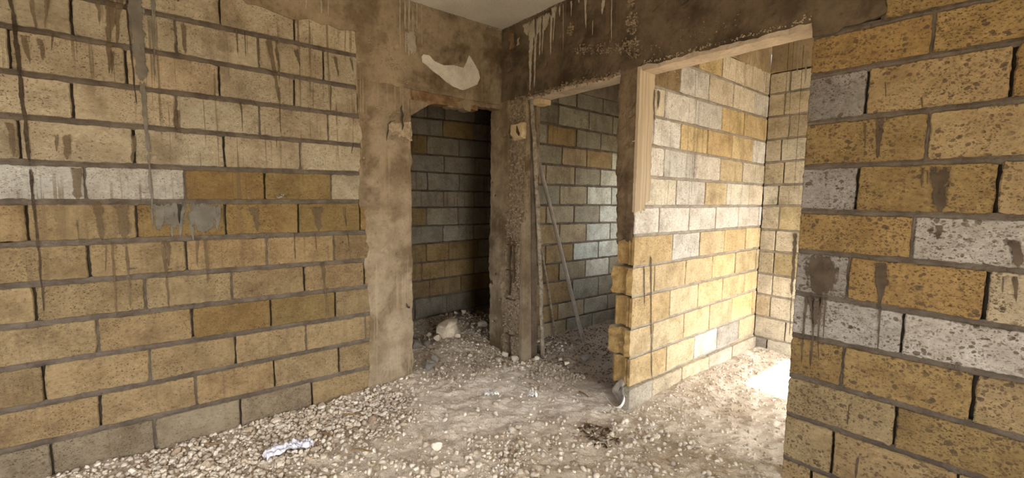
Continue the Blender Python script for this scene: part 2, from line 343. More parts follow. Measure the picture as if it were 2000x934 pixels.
# ------------------------------------------------------------------ walls of blocks
DATA = json.loads(r'''{"W":{"left":{"z":[[2.6462,-0.03],[2.4847,0.0014],[2.2488,-0.0092],[2.0574,-0.0012],[1.8529,0.0012],[1.6633,0.0124],[1.4498,0.0064],[1.2084,-0.0032],[0.9943,-0.0059],[0.7948,-0.0037],[0.5784,-0.0055],[0.3836,0.0016],[0.1557,-0.0054],[-0.0511,0.0052]],"rows":[[[-2.548,-2.129,-1.718],"WWWW"],[[-2.773,-2.348,-1.932,-1.54],"WWWWW"],[[-2.998,-2.573,-2.148,-1.731],"WWWWW"],[[-2.793,-2.363,-1.941,-1.52],"WWWWW"],[[-2.991,-2.561,-2.14,-1.707],"WWWWW"],[[-2.769,-2.344,-1.927,-1.51],"LLOOW"],[[-2.99,-2.571,-2.151,-1.731],"TTOOO"],[[-2.777,-2.356,-1.929,-1.501],"TTTTT"],[[-2.987,-2.554,-2.132,-1.707],"TTTTT"],[[-2.765,-2.345,-1.92,-1.502],"TTOOT"],[[-2.981,-2.554,-2.13,-1.706],"TTTTT"],[[-2.778,-2.345,-1.913,-1.486],"TTTTT"],[[-2.977,-2.552,-2.118,-1.678],"MMMMT"]]},"right":{"z":[[2.4299,0.0],[2.3044,-0.0171],[2.1015,-0.0086],[1.8456,0.0052],[1.6466,0.0006],[1.4491,-0.0062],[1.2486,-0.0054],[1.0469,-0.0101],[0.7581,0.0198],[0.5772,0.0082],[0.3614,0.0114],[0.1517,0.0]],"rows":[[[2.707],"OO"],[[2.87],"OO"],[[2.669,3.1],"GTO"],[[2.884],"OT"],[[2.663,3.096],"GOT"],[[2.867],"OL"],[[2.657,3.097],"GOW"],[[2.865],"LL"],[[2.665,3.093],"OOT"],[[2.87],"TO"],[[2.654],"TT"]]},"inner":{"z":[[2.5914,0.0],[2.4355,-0.0099],[2.2238,-0.0072],[2.0157,0.0012],[1.8278,-0.0079],[1.6172,0.0043],[1.4129,0.0],[1.2298,-0.0117],[1.0046,0.0041],[0.8097,0.0014],[0.6231,-0.0136],[0.3778,-0.004],[0.1987,-0.0093]],"rows":[[[0.724,0.995,1.415],"DGGG"],[[0.729,1.19,1.597],"DGGG"],[[0.586,0.997,1.396],"GOGG"],[[0.791,1.169,1.6],"GTOL"],[[0.569,0.991,1.406],"TTGL"],[[0.774,1.194,1.611],"GTLL"],[[0.586,0.992,1.409],"OTGL"],[[0.781,1.195,1.608],"OTLL"],[[0.585,0.993,1.407],"OOLL"],[[0.786,1.197,1.607],"OTLG"],[[0.416,0.995,1.426],"TOGG"],[[0.781,1.192,1.604],"OTGG"]]},"back":{"z":[[2.5516,0.0],[2.3645,0.03],[2.1701,0.0101],[1.9602,0.0107],[1.7643,-0.0062],[1.5533,0.002],[1.3631,0.0],[1.1526,-0.0044],[0.9479,0.017],[0.7308,0.0018],[0.5217,0.0097],[0.3173,0.0017],[0.0831,0.03]],"rows":[[[-0.054,0.168],"GGGD"],[[0.142,0.565],"GOGG"],[[-0.064,0.363],"OGGG"],[[0.157,0.594],"GGGG"],[[-0.059,0.363],"GGGG"],[[0.15,0.578],"GGGG"],[[-0.076,0.354],"OGGG"],[[0.141,0.577],"GGGG"],[[-0.079,0.22],"OOOG"],[[-0.14,0.164],"OOOG"],[[-0.042,0.391],"BBBB"],[[-0.228,0.187],"DDDD"]]},"middle":{"z":[[2.6149,0.03],[2.4582,-0.0026],[2.2411,0.0036],[2.044,-0.004],[1.8495,-0.0147],[1.6361,-0.001],[1.4336,0.0012],[1.2369,0.0027],[1.0259,0.0049],[0.8187,0.0039],[0.596,0.0178],[0.3895,0.0023],[0.1794,0.0085],[0.0299,0.001]],"rows":[[[0.721,1.084,1.489],"BYWW"],[[0.48,0.89,1.295,1.704],"BLWWL"],[[0.294,0.707,1.122,1.521],"WLLYO"],[[0.174,0.516,0.905,1.321,1.73],"LLOOOL"],[[0.314,0.727,1.132,1.54],"LLLTW"],[[0.488,0.909,1.269,1.698],"WLTWW"],[[0.285,0.688,1.103,1.511],"LLLLL"],[[0.471,0.863,1.275,1.685],"TLTOO"],[[0.253,0.669,1.09,1.506],"TTTOO"],[[0.468,0.88,1.295],"TTOO"],[[0.261,0.681,1.086,1.493],"TTTTY"],[[0.456,0.857,1.241,1.657],"TTLGT"],[[0.245,0.648,1.073,1.497],"GTTG"]]},"far":{"z":[[2.7,-0.03],[2.4814,-0.0123],[2.2656,-0.0054],[2.0218,0.0174],[1.7949,0.03],[1.617,0.0108],[1.4075,0.0205],[1.2174,-0.001],[0.9961,0.0106],[0.8432,-0.03],[0.6226,-0.018],[0.4078,-0.0173],[0.1274,0.03],[-0.001,0.03]],"rows":[[[1.65],"TW"],[[],"T"],[[1.667],"TT"],[[],"W"],[[1.648],"TW"],[[],"W"],[[1.633],"WY"],[[],"W"],[[1.614],"TO"],[[],"W"],[[1.609],"TW"],[[1.75],"WW"],[[1.602],"GW"]]}},"DRIPS":{"left":[[-2.976,2.412,-2.962,1.596,0.022,0.019,"dark"],[-2.962,1.596,-2.957,0.836,0.018,0.009,"dark"],[-2.52,2.541,-2.508,2.096,0.086,0.044,"grey"],[-2.508,2.096,-2.501,1.705,0.04,0.02,"grey"],[-2.501,1.705,-2.502,1.271,0.02,0.011,"grey"],[-2.441,2.563,-2.451,2.134,0.031,0.009,"grey"],[-2.556,2.496,-2.537,1.954,0.013,0.007,"dark"],[-2.619,2.513,-2.642,2.114,0.069,0.012,"brown"],[-2.581,2.524,-2.605,2.267,0.05,0.01,"brown"],[-2.669,2.499,-2.665,2.358,0.04,0.008,"brown"],[-2.908,2.431,-2.904,2.27,0.031,0.009,"brown"],[-2.854,2.446,-2.867,2.289,0.029,0.007,"brown"],[-2.943,2.242,-2.934,2.11,0.041,0.009,"brown"],[-2.891,2.239,-2.887,2.136,0.039,0.011,"brown"],[-2.843,2.275,-2.854,2.188,0.015,0.005,"brown"],[-3.017,1.815,-3.017,1.643,0.044,0.02,"brown"],[-2.82,1.781,-2.83,1.65,0.049,0.034,"brown"],[-2.861,1.777,-2.863,1.679,0.026,0.007,"brown"],[-2.557,1.807,-2.574,1.649,0.035,0.015,"brown"],[-2.796,1.609,-2.802,1.438,0.069,0.039,"brown"],[-2.363,1.963,-2.371,1.846,0.033,0.047,"brown"],[-2.619,2.238,-2.634,2.107,0.025,0.006,"brown"],[-2.399,1.429,-2.402,1.279,0.19,0.072,"grey"],[-2.264,1.429,-2.265,1.247,0.213,0.092,"grey"],[-2.47,1.423,-2.473,1.264,0.092,0.028,"grey"],[-2.417,1.298,-2.417,1.208,0.024,0.009,"grey"],[-2.321,1.295,-2.317,1.196,0.035,0.01,"grey"],[-2.371,1.423,-2.38,1.23,0.063,0.019,"grey"],[-2.18,1.417,-2.194,1.253,0.047,0.016,"grey"],[-2.677,1.215,-2.687,0.786,0.019,0.008,"brown"],[-2.621,1.206,-2.622,0.835,0.019,0.009,"brown"],[-2.461,1.222,-2.45,0.809,0.03,0.009,"brown"],[-2.261,1.212,-2.258,0.928,0.026,0.013,"brown"],[-2.438,1.209,-2.44,1.058,0.052,0.012,"brown"],[-2.302,1.202,-2.304,1.046,0.025,0.008,"brown"],[-2.703,1.2,-2.716,1.04,0.01,0.006,"brown"],[-1.872,2.465,-1.823,2.077,0.053,0.021,"brown"],[-1.827,2.475,-1.821,2.214,0.03,0.012,"brown"],[-1.713,2.446,-1.691,2.328,0.05,0.013,"brown"],[-1.99,1.401,-1.979,1.239,0.075,0.017,"brown"],[-1.606,1.403,-1.604,1.231,0.095,0.027,"brown"],[-1.424,1.403,-1.413,1.239,0.044,0.011,"brown"],[-1.496,2.252,-1.504,2.059,0.021,0.01,"brown"],[-2.046,2.495,-2.047,2.328,0.022,0.008,"brown"],[-2.003,2.49,-2.004,2.331,0.014,0.008,"brown"],[-1.583,1.012,-1.558,0.6,0.038,0.014,"brown"],[-1.76,1.226,-1.762,1.027,0.013,0.01,"brown"],[-1.628,1.221,-1.622,1.095,0.013,0.01,"brown"],[-1.406,1.212,-1.394,1.103,0.018,0.007,"brown"],[-1.348,1.869,-1.364,1.787,0.015,0.011,"brown"],[-1.822,2.181,-1.823,1.88,0.015,0.009,"brown"],[-2.042,2.052,-2.038,1.871,0.017,0.008,"brown"],[-1.848,1.851,-1.85,1.785,0.009,0.006,"brown"],[-1.46,2.448,-1.446,2.312,0.049,0.014,"brown"],[-1.353,2.463,-1.337,2.367,0.036,0.011,"brown"],[-2.309,2.46,-2.308,2.28,0.048,0.012,"brown"],[-2.727,1.439,-2.718,1.223,0.06,0.033,"brown"],[-2.624,1.423,-2.626,1.224,0.072,0.038,"brown"],[-2.811,1.336,-2.807,1.206,0.012,0.006,"brown"]],"left_beam":[[-0.982,2.975,-0.983,2.569,0.016,0.008,"lime"],[-0.941,2.987,-0.937,2.563,0.017,0.013,"lime"],[-0.907,2.996,-0.912,2.553,0.021,0.013,"lime"],[-0.878,2.948,-0.873,2.569,0.013,0.009,"lime"],[-0.843,3.014,-0.841,2.76,0.013,0.009,"lime"],[-0.799,3.027,-0.802,2.661,0.013,0.009,"lime"],[-0.897,2.754,-0.873,2.576,0.111,0.069,"lime"],[-1.552,2.814,-1.548,2.699,0.027,0.01,"lime"],[-1.502,2.828,-1.502,2.684,0.017,0.007,"lime"],[-1.64,2.789,-1.649,2.699,0.019,0.01,"lime"]],"right_beam":[[0.409,2.92,0.404,2.363,0.096,0.019,"lime"],[0.466,2.928,0.455,2.379,0.069,0.019,"lime"],[0.514,2.937,0.517,2.618,0.037,0.018,"lime"],[0.553,2.855,0.547,2.635,0.03,0.012,"lime"],[0.645,2.906,0.642,2.597,0.04,0.017,"lime"],[0.684,2.924,0.668,2.691,0.028,0.011,"lime"],[0.733,2.947,0.735,2.867,0.022,0.011,"lime"],[0.856,2.941,0.859,2.83,0.021,0.01,"lime"],[0.997,2.92,1.005,2.705,0.034,0.015,"lime"],[0.927,2.943,0.934,2.898,0.02,0.01,"lime"],[0.592,2.937,0.572,2.811,0.118,0.048,"lime"],[0.472,2.934,0.451,2.784,0.187,0.088,"lime"],[0.345,2.931,0.36,2.828,0.118,0.039,"lime"],[0.671,2.959,0.674,2.874,0.091,0.034,"lime"],[0.771,2.95,0.782,2.61,0.011,0.005,"lime"],[1.157,2.867,1.153,2.753,0.045,0.023,"lime"],[1.233,2.842,1.24,2.558,0.013,0.009,"lime"],[1.07,2.743,1.07,2.638,0.01,0.005,"lime"]],"right":[[2.727,1.853,2.73,1.659,0.05,0.012,"slurry"],[2.93,1.627,2.948,1.445,0.085,0.036,"slurry"],[2.881,1.625,2.883,1.54,0.011,0.006,"slurry"],[2.896,1.62,2.899,1.557,0.008,0.005,"slurry"],[2.547,1.22,2.56,1.027,0.138,0.104,"slurry"],[2.496,1.01,2.501,0.798,0.02,0.011,"slurry"],[2.53,1.016,2.541,0.652,0.021,0.009,"slurry"],[2.558,1.021,2.568,0.707,0.019,0.006,"slurry"],[2.579,1.025,2.582,0.814,0.016,0.006,"slurry"],[2.541,1.023,2.545,0.866,0.097,0.013,"slurry"],[2.775,1.215,2.784,1.021,0.074,0.016,"slurry"],[2.784,1.021,2.79,0.826,0.012,0.007,"slurry"],[3.157,1.345,3.172,1.243,0.055,0.025,"slurry"],[3.167,1.211,3.175,1.111,0.025,0.006,"slurry"],[3.137,1.207,3.139,1.14,0.009,0.005,"slurry"],[2.498,0.802,2.5,0.666,0.011,0.007,"slurry"],[2.855,1.915,2.862,1.869,0.01,0.006,"slurry"],[2.675,1.833,2.682,1.72,0.009,0.006,"slurry"],[2.734,2.0,2.741,1.921,0.007,0.005,"slurry"],[2.755,0.308,2.753,0.196,0.013,0.009,"slurry"],[2.706,0.537,2.705,0.436,0.01,0.006,"slurry"],[2.948,1.39,2.948,1.327,0.03,0.015,"slurry"]],"middle":[[0.152,2.216,0.162,1.998,0.029,0.018,"slurry"],[0.207,2.215,0.204,2.089,0.054,0.018,"slurry"],[0.191,1.089,0.269,0.16,0.025,0.013,"slurry"],[0.116,1.023,0.142,0.731,0.018,0.012,"slurry"]]},"PLASTER":[[-0.794,2.539],[-0.748,2.518],[-0.702,2.486],[-0.642,2.46],[-0.58,2.424],[-0.505,2.394],[-0.415,2.382],[-0.362,2.407],[-0.274,2.454],[-0.247,2.514],[-0.261,2.567],[-0.309,2.624],[-0.356,2.679],[-0.382,2.62],[-0.415,2.565],[-0.505,2.569],[-0.605,2.55],[-0.689,2.565],[-0.736,2.601],[-0.783,2.599],[-0.8,2.578]],"COLL":[[-1.316,2.488],[-1.321,2.263],[-1.299,2.064],[-1.292,1.851],[-1.3,1.647],[-1.311,1.444],[-1.246,1.202],[-1.277,1.002],[-1.262,0.797],[-1.242,0.58],[-1.253,0.385],[-1.261,0.167],[-1.26,0.032]]}''')
WD = DATA['W']

def outline(u0, u1, zb0, zb1, zt0, zt1, step, jit, rng, chip):
    """ragged counter-clockwise outline of one block face"""
    cs = [(u0, zb0), (u1, zb1), (u1, zt1), (u0, zt0)]
    pts = []
    for i in range(4):
        a, b = cs[i], cs[(i+1) % 4]
        L = math.hypot(b[0]-a[0], b[1]-a[1])
        r = min(0.002 + rng.random()*0.006, L*0.3); r2 = min(0.002 + rng.random()*0.006, L*0.3)
        if rng.random() < chip: r = min(L*0.3, 0.014 + rng.random()*0.022)
        n = max(2, int((L-r-r2)/step)+1)
        tx, tz = (b[0]-a[0])/L, (b[1]-a[1])/L
        ph = rng.random()*50
        for k in range(n+1):
            s = r + (L-r-r2)*k/n
            j = (0.55*fbm(s*13+ph, ph*3.1, 0, 2)+0.6*fbm(s*55+ph, ph, 0, 3))*jit
            if 0 < k < n: s += (rng.random()-0.5)*step*0.3
            pts.append((a[0]+tx*s + tz*-j, a[1]+tz*s + tx*j))
    return pts

def make_block(fr, parent, u0, u1, zs, color, mat, step=0.022, jit=0.0055, chip=0.16, depth=0.05, alpha=0.5, rng=R_):
    zb0, zb1, zt0, zt1 = zs
    if u1-u0 < 0.03 or min(zt0-zb0, zt1-zb1) < 0.03: return None
    pts = outline(u0, u1, zb0, zb1, zt0, zt1, step, jit, rng, chip)
    cu, cz = (u0+u1)/2, (zb0+zb1+zt0+zt1)/4
    n = len(pts); d0 = rng.uniform(-0.0015, 0.0025)
    V = [fr.P(u, -depth, z) for u, z in pts]
    V += [fr.P(u, -0.005+d0+rng.uniform(-.002, .002), z) for u, z in pts]
    ins = 0.0045
    for u, z in pts:
        L = math.hypot(u-cu, z-cz); k = 1-ins/max(L, .02)*rng.uniform(.6, 1.5)
        V.append(fr.P(cu+(u-cu)*k, d0, cz+(z-cz)*k))
    Fc = []
    for i in range(n):
        j = (i+1) % n
        Fc.append((i, j, n+j, n+i)); Fc.append((n+i, n+j, 2*n+j, 2*n+i))
    Fc.append(tuple(range(2*n, 3*n)))
    o = mk('block', V, Fc, mat, parent, fr.P(cu, 0, cz))
    b = rng.uniform(0.86, 1.10); w = rng.uniform(0.96, 1.04)
    o.color = (min(1, color[0]*b), min(1, color[1]*b*w), min(1, color[2]*b*w*w), alpha)
    return o

def make_bed(fr, parent, u0, u1, zf, h, mat, rng=R_, name='mortar_bed', step=0.03):
    n = max(2, int((u1-u0)/step)); V = []; ph = rng.random()*90
    for k in range(n+1):
        u = u0+(u1-u0)*k/n; z = zf(u)
        a = h/2*(1+0.5*fbm(u*9+ph, 0, 3, 3)); b = h/2*(1+0.5*fbm(u*9+ph, 8, 5, 3))
        w = 0.003*fbm(u*6, ph, 0, 2)
        d = -0.004+0.005*fbm(u*22+ph, 4, 9, 3)
        V += [fr.P(u, -0.05, z+a), fr.P(u, d-0.006, z+a+w), fr.P(u, d, z+w), fr.P(u, d-0.006, z-b+w), fr.P(u, -0.05, z-b)]
    Fc = []
    for k in range(n):
        for q in range(4):
            a = k*5+q; Fc.append((a, a+1, a+6, a+5))
    uc = (u0+u1)/2
    return mk(name, V, Fc, mat, parent, fr.P(uc, 0, zf(uc)))

def make_head(fr, parent, u, z0, z1, w, mat, rng=R_):
    n = 6; V = []; ph = rng.random()*90
    for k in range(n+1):
        z = z0+(z1-z0)*k/n
        a = w/2*(1.1+0.6*fbm(z*12+ph, 1, 0, 2)); b = w/2*(1.1+0.6*fbm(z*12+ph, 7, 0, 2))
        d = -0.006+0.005*fbm(z*20+ph, 3, 3, 2)
        V += [fr.P(u-a, -0.05, z), fr.P(u-a, d-0.005, z), fr.P(u, d, z), fr.P(u+b, d-0.005, z), fr.P(u+b, -0.05, z)]
    Fc = []
    for k in range(n):
        for q in range(4):
            a = k*5+q; Fc.append((a, a+1, a+6, a+5))
    return mk('mortar_joint', V, Fc, mat, parent, fr.P(u, 0, (z0+z1)/2))

def masonry(name, fr, parent, ua, ub, mat, mortar, step, gap=0.026, filled=0.25, alpha=None, bond=0.422, skip=None, zmin=-0.12, zcap=None, deepest=None):
    """lay every course of the wall from ua to ub, with the measured vertical joints and regular bond beyond them"""
    rng = random.Random(sum(map(ord, name)))
    zl = WD[name]['z']; rows = WD[name]['rows']
    zl = [list(q) for q in zl]
    while zl[-1][0]+zl[-1][1]*(ua+ub)/2 > zmin:            # courses buried in the floor
        zl.append([zl[-1][0]-0.212, zl[-1][1]]); rows = rows + [[[], rows[-1][1]]]
    for i in range(len(zl)-1):
        js, cs = rows[i]
        js = list(js)
        if not js: js = [ua + (0.13 if i % 2 else 0.33)]
        cs = list(cs)
        while js[0]-bond > ua+0.05: js.insert(0, js[0]-bond); cs.insert(0, cs[0])
        while js[-1]+bond < ub-0.05: js.append(js[-1]+bond); cs.append(cs[-1] if rng.random() < .6 else rng.choice(cs))
        js = [j for j in js if ua+0.03 < j < ub-0.03]
        while len(cs) < len(js)+1: cs.append(cs[-1])
        ed = [ua]+js+[ub]
        zt = lambda u: zl[i][0]+zl[i][1]*u - gap/2
        zb = lambda u: zl[i+1][0]+zl[i+1][1]*u + gap/2
        for k in range(len(ed)-1):
            w = 0.011
            a = ed[k]+(w/2 if k else 0); b = ed[k+1]-(w/2 if k < len(ed)-2 else 0)
            if skip and skip(i, k, a, b): continue
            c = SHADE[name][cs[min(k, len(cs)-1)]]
            al = alpha(i, cs[min(k, len(cs)-1)]) if alpha else 0.5
            top0, top1 = zt(a), zt(b)
            if zcap: top0, top1 = min(top0, zcap), min(top1, zcap)
            make_block(fr, parent, a, b, (zb(a), zb(b), top0, top1), c, mat, step=step, alpha=al, rng=rng, depth=deepest or 0.05)
            if k and rng.random() < filled:
                make_head(fr, parent, ed[k], zb(ed[k])-.004, zt(ed[k])+.004, rng.uniform(.016, .026), mortar, rng)
        f = lambda u: zl[i+1][0]+zl[i+1][1]*u
        make_bed(fr, parent, ua, ub, f, gap+0.008, mortar, rng)

# ------------------------------------------------------------------ cast concrete
def cast(name, fr, parent, left, right, bot, top, thick, mat, res=0.03, amp=0.004, edge=0.006, seed=0.0, d0=0.0, pit=0.0):
    """a cast face between four ragged edges (functions), with its returns"""
    zm = 0.5*(bot((left(1)+right(1))/2)+top((left(1)+right(1))/2))
    W_ = abs(right(zm)-left(zm)); H_ = abs(top((left(zm)+right(zm))/2)-bot((left(zm)+right(zm))/2))
    nu = max(2, int(W_/res)); nz = max(2, int(H_/res))
    V = []; idx = {}
    for j in range(nz+1):
        t = j/nz
        for i in range(nu+1):
            s = i/nu
            um = left(zm)+(right(zm)-left(zm))*s
            z = bot(um)*(1-t)+top(um)*t
            u = left(z)*(1-s)+right(z)*s
            e = edge*fbm(z*13+seed, u*13, seed, 3)
            if i in (0, nu): u += e
            if j in (0, nz): z += e
            d = d0+amp*fbm(u*5, z*5, seed, 4)
            if pit:
                q = fbm(u*11+3, z*11, seed+9, 3)
                if q > 0.5: d -= pit*(q-0.5)*2
            if i in (0, nu) or j in (0, nz): d -= 0.004
            V.append(fr.P(u, d, z))
    n1 = nu+1
    Fc = []
    for j in range(nz):
        for i in range(nu):
            a = j*n1+i; Fc.append((a, a+1, a+n1+1, a+n1))
    per = [i for i in range(nu+1)] + [j*n1+nu for j in range(1, nz+1)] + [nz*n1+i for i in range(nu-1, -1, -1)] + [j*n1 for j in range(nz-1, 0, -1)]
    base = len(V)
    N = fr.N
    for p in per:
        v = V[p]
        dd = (Vector(v)-fr.o).dot(N)
        b = Vector(v)-N*(dd+thick); V.append((b.x, b.y, b.z))
    m = len(per)
    for k in range(m):
        k2 = (k+1) % m
        Fc.append((per[k], base+k, base+k2, per[k2]))
    Fc.append(tuple(base+k for k in range(m-1, -1, -1)))
    c = fr.P((left(zm)+right(zm))/2, 0, zm)
    return mk(name, V, Fc, mat, parent, c)

def K(v): return lambda *_: v
def lerp_tab(tab, first=0):
    """piecewise-linear function from (value, at) pairs sorted by at"""
    xs = [q[1] for q in tab]; ys = [q[0] for q in tab]
    if xs[0] > xs[-1]: xs, ys = xs[::-1], ys[::-1]
    return lambda x: float(np.interp(x, xs, ys))

# ------------------------------------------------------------------ stones
def ico(sub):
    import bmesh
    bm = bmesh.new(); bmesh.ops.create_icosphere(bm, subdivisions=sub, radius=1.0)
    bm.verts.ensure_lookup_table()
    v = np.array([q.co[:] for q in bm.verts]); f = np.array([[q.index for q in a.verts] for a in bm.faces])
    bm.free(); return v, f
ICO1, ICO2, ICO3 = ico(1), ico(2), ico(3)
def chip_shape(seed, base, cuts=8, rough=0.08):
    g = np.random.RandomState(seed)
    v = base[0].copy()
    v *= 1+g.uniform(-rough, rough, (len(v), 1))
    for _ in range(cuts):
        n = g.normal(size=3); n /= np.linalg.norm(n); h = g.uniform(.36, .74)
        q = v@n; v -= np.outer(np.maximum(0, q-h)*.96, n)
    return v, base[1]
CHIPS1 = [chip_shape(s, ICO1, 6, .16) for s in range(10)]
CHIPS2 = [chip_shape(100+s, ICO2, 11, .05) for s in range(12)]

def tri_mesh(name, v, f, mat, tint=None):
    me = bpy.data.meshes.new(name)
    me.vertices.add(len(v)); me.vertices.foreach_set('co', v.astype(np.float32).ravel())
    me.loops.add(f.size); me.loops.foreach_set('vertex_index', f.astype(np.int32).ravel())
    me.polygons.add(len(f)); me.polygons.foreach_set('loop_start', np.arange(0, f.size, 3, dtype=np.int32))
    me.polygons.foreach_set('loop_total', np.full(len(f), 3, dtype=np.int32))
    me.materials.append(mat)
    me.update(calc_edges=True)
    if tint is not None:
        a = me.attributes.new('tint', 'FLOAT', 'POINT'); a.data.foreach_set('value', tint.astype(np.float32))
    o = bpy.data.objects.new(name, me); COL.objects.link(o)
    return o

def rot_mats(g, n):
    q = g.normal(size=(n, 4)); q /= np.linalg.norm(q, axis=1)[:, None]
    w, x, y, z = q.T
    return np.stack([np.stack([1-2*(y*y+z*z), 2*(x*y-z*w), 2*(x*z+y*w)], 1),
                     np.stack([2*(x*y+z*w), 1-2*(x*x+z*z), 2*(y*z-x*w)], 1),
                     np.stack([2*(x*z-y*w), 2*(y*z+x*w), 1-2*(x*x+y*y)], 1)], 1)

def stone_field(name, P, size, mat, seed, chips=None, flat=0.65, label=None, cat=None, parent=None, sink=0.25):
    """many small stones joined into one uncountable mass"""
    g = np.random.RandomState(seed); n = len(P); chips = chips or CHIPS1
    Vs, Fs, Ts = [], [], []; off = 0
    Rm = rot_mats(g, n); sc = np.stack([g.uniform(.75, 1.3, n), g.uniform(.65, 1.1, n), g.uniform(.5, .9, n)], 1)*np.asarray(size)[:, None]*.5
    tn = g.uniform(0, 1, n)*np.where(np.asarray(size) < 0.0145, .5, 1.0); pick = g.randint(0, len(chips), n)
    for c in range(len(chips)):
        sel = np.where(pick == c)[0]
        if not len(sel): continue
        v, f = chips[c]
        vv = v[None]*sc[sel][:, None, :]
        vv = np.einsum('nij,nvj->nvi', Rm[sel], vv)
        vv[:, :, 2] *= flat/.65
        pp = np.asarray(P)[sel].copy(); pp[:, 2] += np.asarray(size)[sel]*(.34-sink)
        vv += pp[:, None, :]
        ff = f[None]+(np.arange(len(sel))*len(v))[:, None, None]+off
        off += len(sel)*len(v)
        Vs.append(vv.reshape(-1, 3)); Fs.append(ff.reshape(-1, 3)); Ts.append(np.repeat(tn[sel], len(v)))
    o = tri_mesh(name, np.concatenate(Vs), np.concatenate(Fs), mat, np.concatenate(Ts))
    o['kind'] = 'stuff'
    if parent: o.parent = parent
    if label: o['label'] = label
    if cat: o['category'] = cat
    return o

def aggregate(fr, parent, n, size, mat, seed, sampler, d=-0.002, smin=0.5):
    """bare gravel showing in honeycombed concrete: sampler(g) gives (u, z)"""
    g = np.random.RandomState(seed); P = []; S = []
    for _ in range(n):
        q = sampler(g)
        if q is None: continue
        s = size*g.uniform(smin, 1.3)
        P.append(fr.P(q[0], d, q[1])); S.append(s)
    return stone_field('exposed_aggregate', np.array(P), np.array(S), mat, seed, CHIPS1, parent=parent, sink=0.34)

# ------------------------------------------------------------------ runs and stains on a wall
FILM = {'dark': M_DARK, 'grey': M_SLURRY, 'brown': M_BROWN, 'slurry': M_SLURRY_BROWN, 'lime': M_LIME}
FILM_NAME = {'dark': 'dark_run', 'grey': 'slurry_run', 'brown': 'brown_run', 'slurry': 'slurry_run', 'lime': 'lime_run'}
def film(fr, parent, u0, z0, u1, z1, w0, w1, kind, d=0.0052):
    L = max(.02, z0-z1); n = max(4, int(L/0.03)); ph = u0*31+z0*17; V = []; S = []
    for k in range(n+1):
        t = k/n; z = z0+(z1-z0)*t; u = u0+(u1-u0)*t + 0.006*fbm(z*7+ph, 2, 0, 2)*min(1, w0*40)
        w = (w0+(w1-w0)*t**0.6)*(1+0.45*fbm(z*13+ph, 5, 0, 3))*(0.64 if w0 > .07 else 0.52)
        if t > .93: w *= max(.25, (1-t)/.07)
        e = 1.0 if 0.02 < t < .96 else 0.55
        V += [fr.P(u-w, d-.0006, z), fr.P(u-w*.45, d, z), fr.P(u+w*.45, d, z), fr.P(u+w, d-.0006, z)]; S += [0, e, e, 0]
    Fc = []
    for k in range(n):
        for q in range(3):
            a = k*4+q; Fc.append((a, a+4, a+5, a+1))
    o = mk(FILM_NAME[kind], V, Fc, FILM[kind], parent, fr.P(u0, d, (z0+z1)/2))
    soft_attr(o, S); return o

# ================================================================== SETTING
# ---- left wall (room side of x = 0) and its continuation in the second room
core = boxes('wall_left', [(-0.15, -0.046, -5.0, -1.2, -0.2, 2.66)], M_CORE)
tag(core, 'left wall of pale and ochre concrete blocks with grey mortar joints and dark runs', kind='structure')
WL = core
zl_left = WD['left']['z']
def al_left(i, c): return 0.95 if i <= 5 else (0.55 if i < 8 else 0.28)
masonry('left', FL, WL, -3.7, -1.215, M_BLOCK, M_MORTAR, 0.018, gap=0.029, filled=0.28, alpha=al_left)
colL = lerp_tab(DATA['COLL'])
def col_left(z): return colL(z)-0.004+0.016*fbm(z*8, 4, 1, 3)
def col_right(z):
    return -0.895+0.008*fbm(z*7, 2, 8, 3)+0.006*fbm(z*24, 2, 8, 2)
cast('concrete_column', FL, WL, col_left, col_right, K(-0.2), K(2.33), 0.156, M_COLUMN, res=0.022, amp=0.006, edge=0.009, seed=2.2, d0=0.006, pit=0.012)
beam_l_bot = lerp_tab([(2.66, -5.0), (2.66, -2.0), (2.675, -1.75), (2.64, -1.45), (2.63, -1.335), (2.31, -1.315), (2.31, 0.0)])
cast('concrete_beam', FL, WL, K(-5.0), K(-1.30), lambda u: 2.665+0.03*fbm(u*6, 0, 4, 3)-(0.0 if u < -1.9 else 0.02), K(2.985), 0.16, M_BEAM_L, res=0.04, amp=0.006, edge=0.010, seed=5.0, d0=0.010, pit=0.008)
cast('concrete_beam', FL, WL, K(-1.315), K(0.0), K(2.318), K(2.985), 0.16, M_BEAM_L, res=0.025, amp=0.005, edge=0.006, seed=6.6, d0=0.0075, pit=0.010)
# timber left in above the first doorway, its bracket of broken concrete
lint = cast('timber_lintel', FL, WL, K(-0.895), K(-0.25), lambda u: 2.243+0.012*fbm(u*7, 1, 1, 3), K(2.322), 0.12, M_WOOD, res=0.02, amp=0.006, edge=0.004, seed=1.0, d0=-0.008)
cast('timber_batten', FL, WL, K(-0.87), K(-0.47), lambda u: 2.226+0.02*(u+0.87)/.4, lambda u: 2.268-0.006*(u+.87), 0.05, M_WOOD, res=0.03, amp=0.003, edge=0.003, seed=8.0, d0=0.004)
cast('broken_edge', FL, WL, K(-0.55), K(0.0), lambda u: 2.232+(0.045 if u > -0.32 else 0)+0.018*fbm(u*16, 3, 3, 3)-0.006*math.exp(-((u+.36)/.05)**2), K(2.315), 0.10, M_BEAM_L, res=0.018, amp=0.008, edge=0.006, seed=9.0, d0=-0.004)
# concrete gusset at the top left of the doorway
V = []
for d in (0.006, -0.12):
    for (u, z) in ((-0.905, 2.235), (-0.90, 2.112), (-0.862, 2.135), (-0.80, 2.175), (-0.74, 2.212), (-0.695, 2.232)):
        V.append(FL.P(u+0.004*R_.random(), d, z+0.004*R_.random()))
mk('broken_gusset', V, [(0,1,2,3,4,5), (11,10,9,8,7,6)]+[(i, 6+i, 6+(i+1) % 6, (i+1) % 6) for i in range(6)], M_COLUMN, WL)
